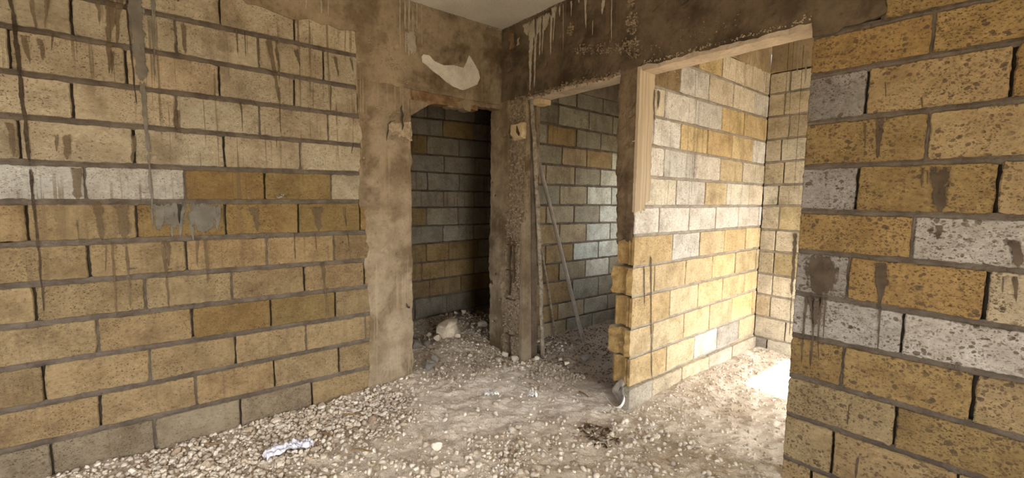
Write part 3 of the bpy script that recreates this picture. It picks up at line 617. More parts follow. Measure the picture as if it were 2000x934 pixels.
# honeycombed spots
def blob(cx, cz, rx, rz):
    def s(g):
        a, r = g.uniform(0, 2*PI), math.sqrt(g.uniform(0, 1))
        return cx+rx*r*math.cos(a), cz+rz*r*math.sin(a)
    return s
for (cx, cz, rx, rz, n) in ((-1.206, 2.54, .022, .14, 34), (-1.066, 2.50, .075, .045, 46), (-1.0, 2.46, .10, .018, 26), (-1.13, 2.13, .05, .02, 14), (-0.935, 0.60, .02, .03, 10), (-0.94, 2.37, .04, .02, 14)):
    aggregate(FL, WL, n, 0.014, M_AGG, int(cx*-1000+cz*100), blob(cx, cz, rx, rz), d=0.010)
# broken-out pocket by the doorway: pale broken face, dark cracks
cast('broken_patch', FL, WL, lambda z: -1.085+0.03*fbm(z*12, 1, 1, 3), K(-0.893), lambda u: 1.93+0.03*fbm(u*14, 2, 2, 3), lambda u: 2.04+0.25*(u+1.09)*.5+0.02*fbm(u*14, 9, 2, 3), 0.03, M_AGG, res=0.012, amp=0.010, edge=0.012, seed=3.3, d0=0.010)
aggregate(FL, WL, 60, 0.013, M_AGG, 77, blob(-1.0, 1.93, .12, .022), d=0.010)
aggregate(FL, WL, 50, 0.012, M_AGG, 78, blob(-0.99, 2.11, .11, .025), d=0.010)
def crack(fr, parent, pts, w, d=0.012, mat=None):
    V = []; S = []
    for i, (u, z) in enumerate(pts):
        k = w*(0.5+0.6*R_.random()) if 0 < i < len(pts)-1 else w*.2
        V += [fr.P(u-k, d, z+k*.3), fr.P(u+k, d, z-k*.3)]
    Fc = [(2*i, 2*i+2, 2*i+3, 2*i+1) for i in range(len(pts)-1)]
    return mk('crack', V, Fc, mat or M_CORE, parent)
crack(FL, WL, [(-1.105, 1.90), (-1.10, 1.94), (-1.09, 1.98), (-1.092, 2.02), (-1.07, 2.045), (-1.03, 2.06)], 0.008, 0.022)
crack(FL, WL, [(-0.975, 2.18), (-0.985, 2.15), (-0.972, 2.11), (-0.98, 2.07), (-0.97, 2.03), (-0.978, 1.99)], 0.011, 0.022)
crack(FL, WL, [(-1.05, 2.435), (-1.02, 2.43), (-0.99, 2.42)], 0.010, 0.016)
crack(FL, WL, [(-0.955, 0.63), (-0.945, 0.60), (-0.935, 0.585), (-0.925, 0.60)], 0.014, 0.016)
# white plaster patch on the beam
pp = DATA['PLASTER']; n = len(pp)
def refine(pp, k=3):
    out = []
    for i in range(len(pp)):
        a, b = pp[i], pp[(i+1) % len(pp)]
        for q in range(k):
            t = q/k; out.append((a[0]*(1-t)+b[0]*t+0.003*fbm(i*3.1+q, 1, 0, 2), a[1]*(1-t)+b[1]*t+0.003*fbm(i*3.1+q, 5, 0, 2)))
    return out
pp = refine(pp); n = len(pp)
V = [FL.P(u, 0.0, z) for u, z in pp] + [FL.P(u, 0.0145, z) for u, z in pp]
mk('plaster_patch', V, [(i, (i+1) % n, n+(i+1) % n, n+i) for i in range(n)]+[tuple(range(n, 2*n))], M_PLASTER, WL)['label'] = 'crescent of white plaster'
for q in DATA['DRIPS']['left']: film(FL, WL, *q)
aggregate(FL, WL, 12, 0.016, M_MORTAR_PALE, 91, blob(-1.835, 1.475, .03, .018), d=0.004)
crack(FL, WL, [(-1.86, 1.475), (-1.84, 1.487), (-1.81, 1.478), (-1.80, 1.468)], 0.006, 0.011)
aggregate(FL, WL, 8, 0.013, M_AGG, 92, blob(-2.60, 1.06, .025, .008), d=0.004)
crack(FL, WL, [(-2.625, 1.055), (-2.60, 1.062), (-2.585, 1.055)], 0.010, 0.010)
for q in DATA['DRIPS']['left_beam']: film(FL, WL, *q, d=0.0155)

# ---- second room: the same wall goes on behind the doorway
WI = boxes('wall_inner', [(-0.15, -0.046, 0.0, 2.2, -0.2, 2.60)], M_CORE)
tag(WI, 'block wall inside the second room, grey above and ochre below, seen through the middle doorway', kind='structure')
masonry('inner', FL, WI, 0.16, 2.0, M_BLOCK, M_MORTAR, 0.034, gap=0.022, filled=0.35, alpha=lambda i, c: 0.75 if i < 6 else 0.25)
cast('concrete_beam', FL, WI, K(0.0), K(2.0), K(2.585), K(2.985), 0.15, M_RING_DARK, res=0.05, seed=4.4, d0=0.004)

# ---- corner stub, beam over the doorways and the block wall on the right: plane y = 0
WR = boxes('wall_right', [(2.46, 5.2, 0.046, 0.15, -0.2, 2.66)], M_CORE)
tag(WR, 'right wall of ochre and grey concrete blocks with dark splashes, standing beside the wide doorway', kind='structure')
def skip_right(i, k, a, b): return i == 0 and b < 2.72
masonry('right', FR, WR, 2.446, 4.2, M_SPLAT, M_MORTAR, 0.016, gap=0.024, filled=0.2, alpha=lambda i, c: 0.2, skip=skip_right)
beam_r_bot = lambda x: 2.338+0.008*fbm(x*9, 3, 3, 3) if x < 2.46 else 2.338
cast('concrete_beam', FR, WR, K(-0.02), K(2.452), beam_r_bot, K(2.985), 0.15, M_BEAM_R, res=0.024, amp=0.006, edge=0.008, seed=12.0, d0=0.004, pit=0.014)
cast('concrete_beam', FR, WR, K(2.44), lambda z: 2.712+0.012*fbm(z*9, 1, 1, 2), lambda x: (2.262 if x < 2.56 else 2.275)+0.10*max(0, (x-2.60))+0.012*fbm(x*16, 3, 3, 3), K(2.985), 0.15, M_BEAM_R, res=0.02, amp=0.004, edge=0.006, seed=13.0, d0=0.006)
cast('concrete_beam', FR, WR, K(2.70), K(5.2), K(2.64), K(2.985), 0.15, M_BEAM_R, res=0.05, amp=0.004, edge=0.006, seed=14.0, d0=0.004)
def soffit(x0, x1, z0, mat, seed):
    nx, ny = int((x1-x0)/.03), 6; V = []
    for j in range(ny+1):
        for i in range(nx+1):
            x = x0+(x1-x0)*i/nx; y = 0.006+0.146*j/ny
            if j == 0: y += 0.012*fbm(x*11, seed, 0, 3)+0.004
            V.append((x, y, z0+0.004*fbm(x*6, y*20, seed, 3)))
    for j in (0, ny):
        for i in range(nx+1): V.append((V[j*(nx+1)+i][0], V[j*(nx+1)+i][1], 2.36))
    Fc = [(j*(nx+1)+i, (j+1)*(nx+1)+i, (j+1)*(nx+1)+i+1, j*(nx+1)+i+1) for j in range(ny) for i in range(nx)]
    b = (ny+1)*(nx+1)
    Fc += [(i, i+1, b+i+1, b+i) for i in range(nx)]
    mk('beam_soffit', V, Fc, mat, WR)
soffit(0.34, 1.33, 2.308, M_SOFFIT, 1.0)
soffit(1.47, 2.452, 2.312, M_SOFFIT, 2.0)
def band(x0, x1, zf, h):
    def s(g):
        x = g.uniform(x0, x1); return x, zf(x)+h*g.normal()*.5
    return s
aggregate(FR, WR, 330, 0.018, M_AGG_DARK, 31, band(0.2, 1.33, lambda x: 2.335+.01*math.sin(x*9), 0.022), d=0.006)
aggregate(FR, WR, 230, 0.021, M_AGG_DARK, 32, band(0.90, 1.47, lambda x: 2.575-.17*(x-.88)+.012*math.sin(x*14), 0.034), d=0.006)
aggregate(FR, WR, 46, 0.019, M_AGG_DARK, 33, blob(0.846, 2.745, .03, .05), d=0.004)
aggregate(FR, WR, 100, 0.021, M_AGG_DARK, 34, blob(1.40, 2.63, .05, .075), d=0.004)
aggregate(FR, WR, 40, 0.019, M_AGG_DARK, 35, blob(1.385, 2.75, .035, .03), d=0.004)
aggregate(FR, WR, 90, 0.015, M_AGG_DARK, 36, blob(1.42, 2.45, .07, .06), d=0.004)
aggregate(FR, WR, 150, 0.012, M_AGG, 37, band(1.5, 2.45, lambda x: 2.352, 0.012), d=0.005)
aggregate(FR, WR, 60, 0.013, M_AGG_DARK, 38, band(1.5, 2.1, lambda x: 2.45+.02*math.sin(x*11), 0.06), d=0.003)
for q in DATA['DRIPS']['right_beam']: film(FR, WR, *q, d=0.0115)
for q in DATA['DRIPS']['right']: film(FR, WR, *q)
# hollow with a rag of sacking stuck in the concrete, in the corner under the ceiling
crack(FR, WR, [(0.195, 2.90), (0.20, 2.87), (0.205, 2.83), (0.215, 2.80), (0.20, 2.77)], 0.022, 0.012)
cast('torn_sacking', FR, WR, lambda z: 0.115+.02*fbm(z*20, 1, 1, 2), lambda z: 0.188, lambda u: 2.775+.02*fbm(u*30, 2, 2, 2), lambda u: 2.90, 0.012, M_WOOD, res=0.012, amp=0.02, edge=0.02, seed=21.0, d0=0.012)
cast('torn_sacking', FR, WR, K(0.222), lambda z: 0.265+.02*fbm(z*20, 1, 7, 2), K(2.80), K(2.885), 0.012, M_AGG, res=0.012, amp=0.02, edge=0.02, seed=23.0, d0=0.012)

# corner stub between the two narrow doorways
WS = boxes('wall_corner', [(-0.148, 0.352, 0.03, 0.155, -0.2, 2.36)], M_CORE)
tag(WS, 'narrow concrete stub wall in the corner with bare gravel face and rusted steel bars', kind='structure')
cast('concrete_column', FR, WS, lambda z: -0.150+0.008*fbm(z*10, 1, 3, 3)-(0.02*math.exp(-((z-.9)/.25)**2)), lambda z: 0.13+0.012*fbm(z*9, 6, 3, 3)-(0.05 if z < 1.35 else 0)-(0.06*max(0, 0.9-z) if z > .35 else .03), K(-0.2), K(2.345), 0.15, M_BEAM_L, res=0.02, amp=0.008, edge=0.010, seed=15.0, d0=0.008, pit=0.02)
cast('honeycombed_face', FR, WS, lambda z: 0.02+0.01*fbm(z*9, 6, 3, 3), lambda z: 0.352 if z > 1.25 else 0.30+0.012*fbm(z*9, 2, 2, 3), K(-0.2), K(2.345), 0.05, M_AGG_DARK, res=0.014, amp=0.016, edge=0.006, seed=16.0, d0=-0.006)
cast('concrete_strip', FR, WS, lambda z: 0.292+0.014*fbm(z*9, 2, 2, 3), lambda z: 0.356+0.005*fbm(z*9, 2, 6, 3), K(-0.2), K(1.27), 0.15, M_COLUMN, res=0.02, amp=0.003, edge=0.003, seed=18.0, d0=0.004)
FJ = Frame((0.356, 0, 0), (0, 1, 0), (1, 0, 0))
cast('concrete_jamb', FJ, WS, K(0.004), K(0.155), K(-0.2), K(2.33), 0.02, M_COLUMN, res=0.03, amp=0.002, edge=0.003, seed=19.0, d0=0.0)
def stub(g):
    z = g.uniform(0.02, 2.33); lo = 0.13 if z > 1.35 else 0.07-.05*max(0, .9-z); hi = 0.345 if z > 1.25 else 0.295
    return g.uniform(lo, hi), z
aggregate(FR, WS, 900, 0.017, M_AGG, 41, stub, d=0.0)
# exposed steel: two bars and their ties
def tube(name, pts, r, mat, parent=None, n=8, wob=0.0, seed=0, taper=1.0, cap=True, loc=None):
    pts = [Vector(p) for p in pts]; V = []; Fc = []
    up = Vector((0.13, 0.31, 0.94)) if abs((pts[-1]-pts[0]).normalized().z) < .9 else Vector((1, 0.1, 0))
    for i, p in enumerate(pts):
        t = (pts[min(i+1, len(pts)-1)]-pts[max(i-1, 0)]).normalized()
        a = t.cross(up).normalized(); b = t.cross(a)
        rr = r*(1+(taper-1)*i/(len(pts)-1))
        for k in range(n):
            w = rr*(1+wob*fbm(i*1.7+seed, k*2.3, seed, 2)); an = 2*PI*k/n
            q = p+a*math.cos(an)*w+b*math.sin(an)*w; V.append((q.x, q.y, q.z))
    for i in range(len(pts)-1):
        for k in range(n):
            k2 = (k+1) % n; Fc.append((i*n+k, i*n+k2, (i+1)*n+k2, (i+1)*n+k))
    if cap: Fc += [tuple(range(n-1, -1, -1)), tuple((len(pts)-1)*n+k for k in range(n))]
    return mk(name, V, Fc, mat, parent, loc, smooth=n >= 8)
for (x, z0, z1) in ((0.165, 0.60, 1.13), (0.222, 0.72, 1.10), (0.175, 0.02, 0.22)):
    tube('steel_bar', [(x+0.006*math.sin(i*1.3), -0.016, z0+(z1-z0)*i/6) for i in range(7)], 0.0065, M_RUST, WS)
    crack(FR, WS, [(x+0.008*math.sin(i), z0+(z1-z0)*i/6) for i in range(7)], 0.014, 0.0095)
for z in (1.06, 0.83, 0.565, 0.235):
    tube('steel_tie', [(0.13+0.03*i, -0.022-0.004*math.sin(i*1.5), z+0.004*math.sin(i*2.1)) for i in range(5)], 0.0055, M_RUST, WS)
# lump of yellow broken block cast into the top of the stub
V = []; pts = outline(0.165, 0.345, 1.985, 1.985, 2.125, 2.125, .02, .012, R_, 1.0)
pts = [(u+(0.03 if z < 2.02 and u < .2 else 0), z) for u, z in pts]; n = len(pts)
for d, k in ((-0.02, 1.0), (0.012, 1.0), (0.03, 0.84)):
    V += [FR.P(0.255+(u-.255)*k, d+.006*R_.random(), 2.055+(z-2.055)*k) for u, z in pts]
lump = mk('broken_block', V, [(r*n+i, r*n+(i+1) % n, (r+1)*n+(i+1) % n, (r+1)*n+i) for r in range(2) for i in range(n)]+[tuple(range(2*n, 3*n))], M_WOOD_PALE, WS)
crack(FR, WS, [(0.27, 2.10), (0.275, 2.07), (0.285, 2.04), (0.30, 2.01)], 0.03, 0.037, M_RUST)

# ---- partition between the second and third rooms
WM = boxes('wall_middle', [(1.336, 1.434, 0.09, 2.0, -0.2, 2.65), (1.336, 1.434, 0.09, 0.2, 1.25, 2.36)], M_CORE)
tag(WM, 'bright block partition with broken end, white blocks above and yellow blocks below, beside the wide doorway', kind='structure')
END_Z = [WD['middle']['z'][k][0] for k in range(7, 14)]
def skip_mid(i, k, a, b): return (7 <= i <= 12 and k == 0) or (i <= 5 and b < 0.15)
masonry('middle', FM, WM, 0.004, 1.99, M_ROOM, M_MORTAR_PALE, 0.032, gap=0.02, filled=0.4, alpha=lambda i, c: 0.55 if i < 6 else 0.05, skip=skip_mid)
cast('concrete_beam', FM, WM, K(0.15), K(1.99), K(2.648), K(2.985), 0.15, M_RING, res=0.05, seed=24.0, d0=0.004)
# the back of the partition, towards the second room
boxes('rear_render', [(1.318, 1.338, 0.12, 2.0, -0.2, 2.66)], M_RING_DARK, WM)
# cast column at the head of the partition, its side still striped by the boards
cast('concrete_column', FR, WM, lambda z: 1.312+0.016*fbm(z*8, 1, 5, 3)+(0.02 if z < 1.5 else 0), lambda z: 1.466, lambda x: 1.20+0.05*fbm(x*20, 3, 3, 2), K(2.345), 0.155, M_PIER, res=0.016, amp=0.010, edge=0.009, seed=25.0, d0=0.006, pit=0.02)
tst = NT('board_striped_concrete')
wv = tst.noise(tst.vmul(tst.pos, (1, 62, 1.2)), 1.0, 2)
colr = tst.mix(tst.step(wv, .38, .62), c4(.36, .29, .20), c4(.45, .375, .27))
tst.l(colr, tst.bsdf.inputs['Base Color']); tst.bump(wv, 0.35, 0.004)
cast('striped_side', FM, WM, K(-0.009), lambda z: 0.155+0.012*fbm(z*11, 3, 3, 3)-(0.05 if z < 1.47 else 0), lambda u: 1.40+0.03*fbm(u*30, 1, 1, 2), K(2.335), 0.02, tst.m, res=0.018, amp=0.003, edge=0.004, seed=26.0, d0=0.006)
aggregate(FM, WM, 60, 0.014, M_AGG, 44, blob(0.33, 2.36, .13, .035), d=0.0)

M_BROKEN_SHADED = plain_mat('shaded_broken_face', (0.27, 0.175, 0.070), (0.40, 0.275, 0.12), (0.20, 0.13, 0.055), scale=14, fine=60, bump=0.8)  # ochre of the broken ends, darkened in colour as the partition's shadow side
def end_block(z0, z1, u1, ragged, shift, color):
    """a cut block at the partition's end, showing its ridged hollow end"""
    g = random.Random(int(z0*1000))
    if ragged:
        plan = [(0.0, u1), (0.0, -0.006), (-0.035, -0.022), (-0.058, -0.010), (-0.062, 0.014), (-0.105, 0.012), (-0.112, -0.012), (-0.150-shift, -0.02), (-0.162-shift, 0.02), (-0.155, 0.10), (-0.05, u1)]
    else:
        plan = [(0.0, u1), (0.0, 0.004), (-0.018, 0.0), (-0.022, 0.012), (-0.034, 0.012), (-0.038, 0.0), (-0.046, 0.002), (-0.052, 0.034), (-0.118, 0.034), (-0.124, 0.004), (-0.132, 0.002), (-0.138-shift, 0.012), (-0.145-shift, 0.014), (-0.145, 0.10), (-0.05, u1)]
    nz = 8; m = len(plan); V = []
    for j in range(nz+1):
        z = z0+(z1-z0)*j/nz
        for i, (d, u) in enumerate(plan):
            k = 0.012 if ragged else 0.002
            if i == 0 or i == m-1: k = 0
            kk = k*(1.2 if u < 0.03 else 0)
            dd = d + (0.5*kk*fbm(z*30, i*5.1, z0*9, 2) if 0 < i and d < -.01 else 0); uu = u+kk*fbm(z*34, i*3.3, z0*7, 2)
            if ragged and j in (0, nz) and u < .03: uu += 0.008
            V.append(FM.P(uu, dd, z))
    Fc = [(j*m+i, j*m+(i+1) % m, (j+1)*m+(i+1) % m, (j+1)*m+i) for j in range(nz) for i in range(m)]
    Fc = [tuple(reversed(f)) for f in Fc]
    Fc += [tuple(range(m)), tuple(reversed([nz*m+i for i in range(m)]))]
    o = mk('block', V, Fc, M_ROOM, WM, FM.P(0.1, -0.05, z0))
    o.color = (*color, 0.05)
    o.data.materials.append(M_BROKEN_SHADED)
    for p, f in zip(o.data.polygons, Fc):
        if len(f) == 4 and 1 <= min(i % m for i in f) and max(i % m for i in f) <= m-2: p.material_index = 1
    o['label'] = 'ragged block at the open end' if ragged else 'ridged block at the open end'
first = [WD['middle']['rows'][k][0][0] for k in range(7, 13)]
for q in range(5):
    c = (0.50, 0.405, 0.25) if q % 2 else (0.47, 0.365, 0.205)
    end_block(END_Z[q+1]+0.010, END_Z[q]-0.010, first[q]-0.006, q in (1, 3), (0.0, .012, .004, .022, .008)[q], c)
# foundation block at the very end, and the pale lump beside it
o = make_block(Frame((1.512, 0, 0), (0, 1, 0), (1, 0, 0)), WM, -0.035, 0.235, (-.1, -.1, 0.185, 0.19), (0.42, .375, .30), M_ROOM, depth=0.06, alpha=0.05, jit=0.006)
for (a, b) in ((0.247, 0.645), (0.657, 1.07), (1.08, 1.49), (1.5, 1.98)):
    make_block(Frame((1.505, 0, 0), (0, 1, 0), (1, 0, 0)), WM, a, b, (-.1, -.1, 0.178, 0.176), R_.choice([(0.47, .41, .32), (0.50, .42, .29), (.46, .42, .35)]), M_ROOM, depth=0.06, alpha=0.05, jit=0.006)
for q in DATA['DRIPS']['middle']: film(FM, WM, *q)

# ---- far wall of the third room
WF = boxes('wall_far', [(1.3, 4.2, 2.031, 2.14, -0.2, 2.66)], M_CORE)
tag(WF, 'sunlit white block wall at the back of the third room', kind='structure')
masonry('far', FF, WF, 1.486, 4.1, M_ROOM, M_MORTAR_PALE, 0.034, gap=0.02, filled=0.4, alpha=lambda i, c: 0.6 if i < 7 else 0.15)
cast('concrete_beam', FF, WF, K(1.48), K(4.1), K(2.65), K(2.985), 0.15, M_RING, res=0.05, seed=27.0, d0=0.004)
for (x, z0, z1, w) in ((1.70, 2.98, 2.62, .05), (1.765, 2.98, 2.5, .03), (1.62, 2.97, 2.2, .008), (1.66, 2.97, 1.9, .006), (1.74, 2.9, 1.55, .008), (1.78, 1.2, .62, .05), (1.785, .62, .25, .014)):
    film(FF, WF, x, z0, x+.005, z1, w, w*.5, 'slurry' if z0 < 2 else 'lime' if w > .02 else 'brown')

# ---- back wall of the first room
WB = boxes('wall_back', [(-1.44, -1.336, -1.6, 2.2, -0.2, 2.66)], M_CORE)
tag(WB, 'grey and ochre block wall in the dark first room, seen through the left doorway', kind='structure')
masonry('back', FB, WB, -1.0, 1.4, M_BLOCK, M_MORTAR, 0.036, gap=0.02, filled=0.3, alpha=lambda i, c: 0.7)
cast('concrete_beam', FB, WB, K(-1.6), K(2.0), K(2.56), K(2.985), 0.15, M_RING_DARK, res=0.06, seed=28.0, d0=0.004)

# ---- the walls the photograph does not show: they close the rooms, openings sized for the daylight they let in
rw = [(5.2, 5.35, -5.15, -2.75, -0.2, 2.985), (5.2, 5.35, -1.7, 0.15, -0.2, 2.985), (5.2, 5.35, -2.75, -1.7, 2.3, 2.985), (5.2, 5.35, -2.75, -1.7, -0.2, 0.1)]
tag(boxes('wall_east', rw, M_OUTER), 'side wall of the main room with a tall window opening, to the right of the camera', kind='structure')
rw = [(-0.15, 1.5, -5.15, -5.0, -0.2, 2.985), (3.5, 5.2, -5.15, -5.0, -0.2, 2.985), (1.5, 3.5, -5.15, -5.0, 2.3, 2.985), (1.5, 3.5, -5.15, -5.0, -0.2, 0.9)]  # rear opening is added to fill the main room with daylight
tag(boxes('wall_rear', rw, M_OUTER), 'unseen wall behind the camera with a broad window opening added for fill light', kind='structure')
rw = [(4.1, 4.25, 0.15, 0.95, -0.2, 2.985), (4.1, 4.25, 1.80, 2.14, -0.2, 2.985), (4.1, 4.25, 0.95, 1.80, 2.1, 2.985)]
tag(boxes('wall_side', rw, M_OUTER), 'outer wall of the third room with a door opening to the sun', kind='structure')
rw = [(-0.15, 0.45, 2.0, 2.14, -0.2, 2.985), (1.25, 1.34, 2.0, 2.14, -0.2, 2.985), (0.45, 1.25, 2.0, 2.14, -0.2, 1.0), (0.45, 1.25, 2.0, 2.14, 2.1, 2.985)]
tag(boxes('wall_north', rw, M_OUTER), 'end wall of the second room with a window opening', kind='structure')
rw = [(-1.44, -0.15, -1.75, -1.6, -0.2, 2.985), (-1.44, -0.15, 2.0, 2.14, -0.2, 2.985)]
tag(boxes('wall_dark', rw, M_OUTER), 'end walls of the dark first room', kind='structure')

# ---- ceiling and ground
ns = 40; V = []; xs = np.linspace(-1.5, 4.25, ns); ys = np.linspace(-5.15, 2.2, ns)
for y in ys:
    for x in xs: V.append((x, y, 2.975+0.004*fbm(x*3, y*3, 1, 4)))
Fc = [(j*ns+i, (j+1)*ns+i, (j+1)*ns+i+1, j*ns+i+1) for j in range(ns-1) for i in range(ns-1)]
b = len(V); V += [(-1.5, -5.15, 3.15), (4.25, -5.15, 3.15), (4.25, 2.2, 3.15), (-1.5, 2.2, 3.15)]
Fc += [(b, b+1, b+2, b+3), (0, ns-1, b+1, b), (ns-1, ns*ns-1, b+2, b+1), (ns*ns-1, ns*(ns-1), b+3, b+2), (ns*(ns-1), 0, b, b+3)]
cl = mk('ceiling', V, Fc, M_CEIL)
tag(cl, 'grey concrete slab overhead', kind='structure')
boxes('slab_edge', [(4.25, 5.35, -5.15, 0.15, 2.975, 3.15)], M_CEIL, cl)
aggregate(FL, WL, 70, 0.012, M_MORTAR_PALE, 51, band(-0.95, -0.01, lambda u: 2.967, 0.012), d=0.006)
aggregate(FR, WR, 60, 0.013, M_AGG_DARK, 52, band(0.02, 0.9, lambda u: 2.967, 0.012), d=0.006)

G = np.random.RandomState(5)
def inside(x, y):
    if x < 0.02 and y < -0.88: return False                  # in the left wall
    if x < -1.25 or x > 3.4 or y < -3.1 or y > 1.95: return False
    if -0.17 < x < 0.37 and -0.02 < y < 0.17: return False
    if -0.17 < x < 0.02 and y > -0.02: return False
    if 1.29 < x < 1.53 and y > -0.05: return False
    if x > 2.43 and -0.03 < y < 0.16: return False
    return True
def sstep(a, b, v):
    t = max(0.0, min(1.0, (v-a)/(b-a))); return t*t*(3-2*t)
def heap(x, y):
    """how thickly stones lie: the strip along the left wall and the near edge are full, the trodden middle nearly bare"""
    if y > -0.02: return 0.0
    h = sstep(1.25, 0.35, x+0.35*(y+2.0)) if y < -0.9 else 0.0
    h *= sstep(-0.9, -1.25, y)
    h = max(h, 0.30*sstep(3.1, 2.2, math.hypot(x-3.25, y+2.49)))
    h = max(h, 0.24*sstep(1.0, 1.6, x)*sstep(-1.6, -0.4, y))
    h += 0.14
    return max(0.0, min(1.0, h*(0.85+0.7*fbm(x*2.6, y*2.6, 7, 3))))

def zf(x, y):
    """height of the dirt floor"""
    s = max(0.0, min(1.0, (y+2.0)/1.6)); s = s*s*(3-2*s)
    z = -0.03+0.075*s
    if x < 0.0:                                             # rubble heaped in the first room
        k = min(1.0, -x/0.5); z += 0.012*k+0.04*math.exp(-((x+1.0)/.3)**2-((y-.2)/.4)**2)+0.03*math.exp(-((x+.35)/.25)**2-((y+.35)/.3)**2)
    if 0.1 < x < 1.45 and y > -0.2: z += 0.03*math.exp(-((y-.85)/.5)**2)-.01
    if x > 1.45 and y > 0: z += 0.035*math.exp(-((x-1.6)/.25)**2)*min(1, y)
    z += 0.014*fbm(x*1.6, y*1.6, 0.3, 3)+0.011*fbm(x*7, y*7, 2.0, 4)
    return z
xs = np.concatenate([np.linspace(-1.5, -1.35, 2), np.arange(-1.33, 2.9, 0.017), np.linspace(2.95, 5.3, 22)])
ys = np.concatenate([np.linspace(-5.1, -3.3, 14), np.arange(-3.2, 2.05, 0.017), np.linspace(2.07, 2.15, 2)])
nx, ny = len(xs), len(ys)
V = np.zeros((ny*nx, 3)); k = 0; HP = np.zeros(ny*nx)
for y in ys:
    for x in xs:
        h = 0.0075*fbm(x*23, y*23, 5.0, 4, 0.4)
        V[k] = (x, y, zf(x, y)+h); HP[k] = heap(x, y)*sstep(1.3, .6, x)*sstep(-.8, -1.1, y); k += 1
i, j = np.meshgrid(np.arange(nx-1), np.arange(ny-1)); a = (j*nx+i).ravel()
T = np.concatenate([np.stack([a, a+1, a+nx+1], 1), np.stack([a, a+nx+1, a+nx], 1)])
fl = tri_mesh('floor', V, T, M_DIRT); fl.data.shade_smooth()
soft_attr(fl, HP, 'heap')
tag(fl, 'dusty bare dirt floor scattered with limestone chips', kind='structure')
g_, f_ = box_vf(-40, 40, -40, 40, -0.6, -0.25)
tag(mk('ground', g_, f_, M_GROUND), 'open sandy ground outside the building', kind='structure')

# ================================================================== LOOSE STONES
# the stones that show largest, one by one
protos = []
for k, (v, f) in enumerate(CHIPS2):
    me = bpy.data.meshes.new('stone'); me.from_pydata([tuple(q) for q in v], [], [tuple(q) for q in f]); me.materials.append(M_STONE); protos.append(me)
def stone(x, y, size, label, group=None, mat=None, sink=0.3, flat=0.7, name='stone', seed=None):
    g = random.Random(int(x*7919+y*104729) if seed is None else seed)
    me = g.choice(protos)
    o = bpy.data.objects.new(name, me); COL.objects.link(o)
    c = STONE_COL[mat or 'cream']; b = g.uniform(.9, 1.1); o.color = (c[0]*b, c[1]*b, c[2]*b, 1)
    s = size/2
    o.scale = (s*g.uniform(.95, 1.3), s*g.uniform(.8, 1.05), s*flat*g.uniform(.8, 1.15))
    o.rotation_euler = (g.uniform(-.35, .35), g.uniform(-.35, .35), g.uniform(0, 2*PI))
    o.location = (x, y, zf(x, y)+s*flat*(1-2*sink))
    tag(o, label, 'stone', group); return o
STONE_COL = {'white': (0.66, 0.61, 0.52), 'cream': (0.60, 0.525, 0.42), 'tan': (0.46, 0.375, 0.275), 'brown': (0.33, 0.25, 0.175), 'grey': (0.215, 0.197, 0.175)}
placed = []
def free(x, y, s):
    return all((x-a)**2+(y-b)**2 > (0.52*(s+c))**2 for a, b, c in placed)
def where(x, y):
    if math.hypot(x-1.6, y+.46) < .36: return 'beside the clump of dead leaves'
    if x > 1.75 and y > -0.75: return 'before the foot of the right wall'
    if y > -0.62 and x > 1.0: return 'before the broken end of the partition'
    if min(math.hypot(x-.735, y+.63), math.hypot(x-.93, y+.40)) < .22: return 'beside the small white scraps'
    if y > -0.75: return 'on the dirt before the two narrow doorways'
    if x < 0.62:
        if y > -1.55: return 'in the gravel below the concrete column'
        if math.hypot(x-.53, y+1.95) < .28: return 'close beside the white rag'
        if y > -1.95: return 'in the gravel between rag and column'
        if y > -2.35: return 'in the gravel between rag and left wall'
        return 'at the near end of the left wall'
    if y > -1.15: return 'on the bare path in mid floor'
    if x < 1.15: return 'on the near floor beyond the white rag'
    return 'at the very front of the floor'
cnt = 0; tries = 0
while cnt < 268 and tries < 20000:
    tries += 1
    x, y = G.uniform(0.05, 2.7), G.uniform(-2.95, -0.1)
    if not inside(x, y) or G.uniform() > heap(x, y)**1.4: continue
    s = G.uniform(0.034, 0.056) if G.uniform() < .8 else G.uniform(0.056, 0.085)
    if y > -0.75: s *= 0.8
    if not free(x, y, s): continue
    placed.append((x, y, s)); cnt += 1
    k = G.choice(['white', 'cream', 'cream', 'tan', 'tan', 'brown']); w = where(x, y)
    big = 'large ' if s > 0.060 else 'small ' if s < 0.042 else ''
    sh, fl_ = (('flat ', .42), ('', .72), ('chunky ', 1.0))[G.randint(3)]
    stone(x, y, s, f'{big}{sh}{k} limestone chip {w}', f'{big}{sh}{k} chips {w}', k, flat=fl_)

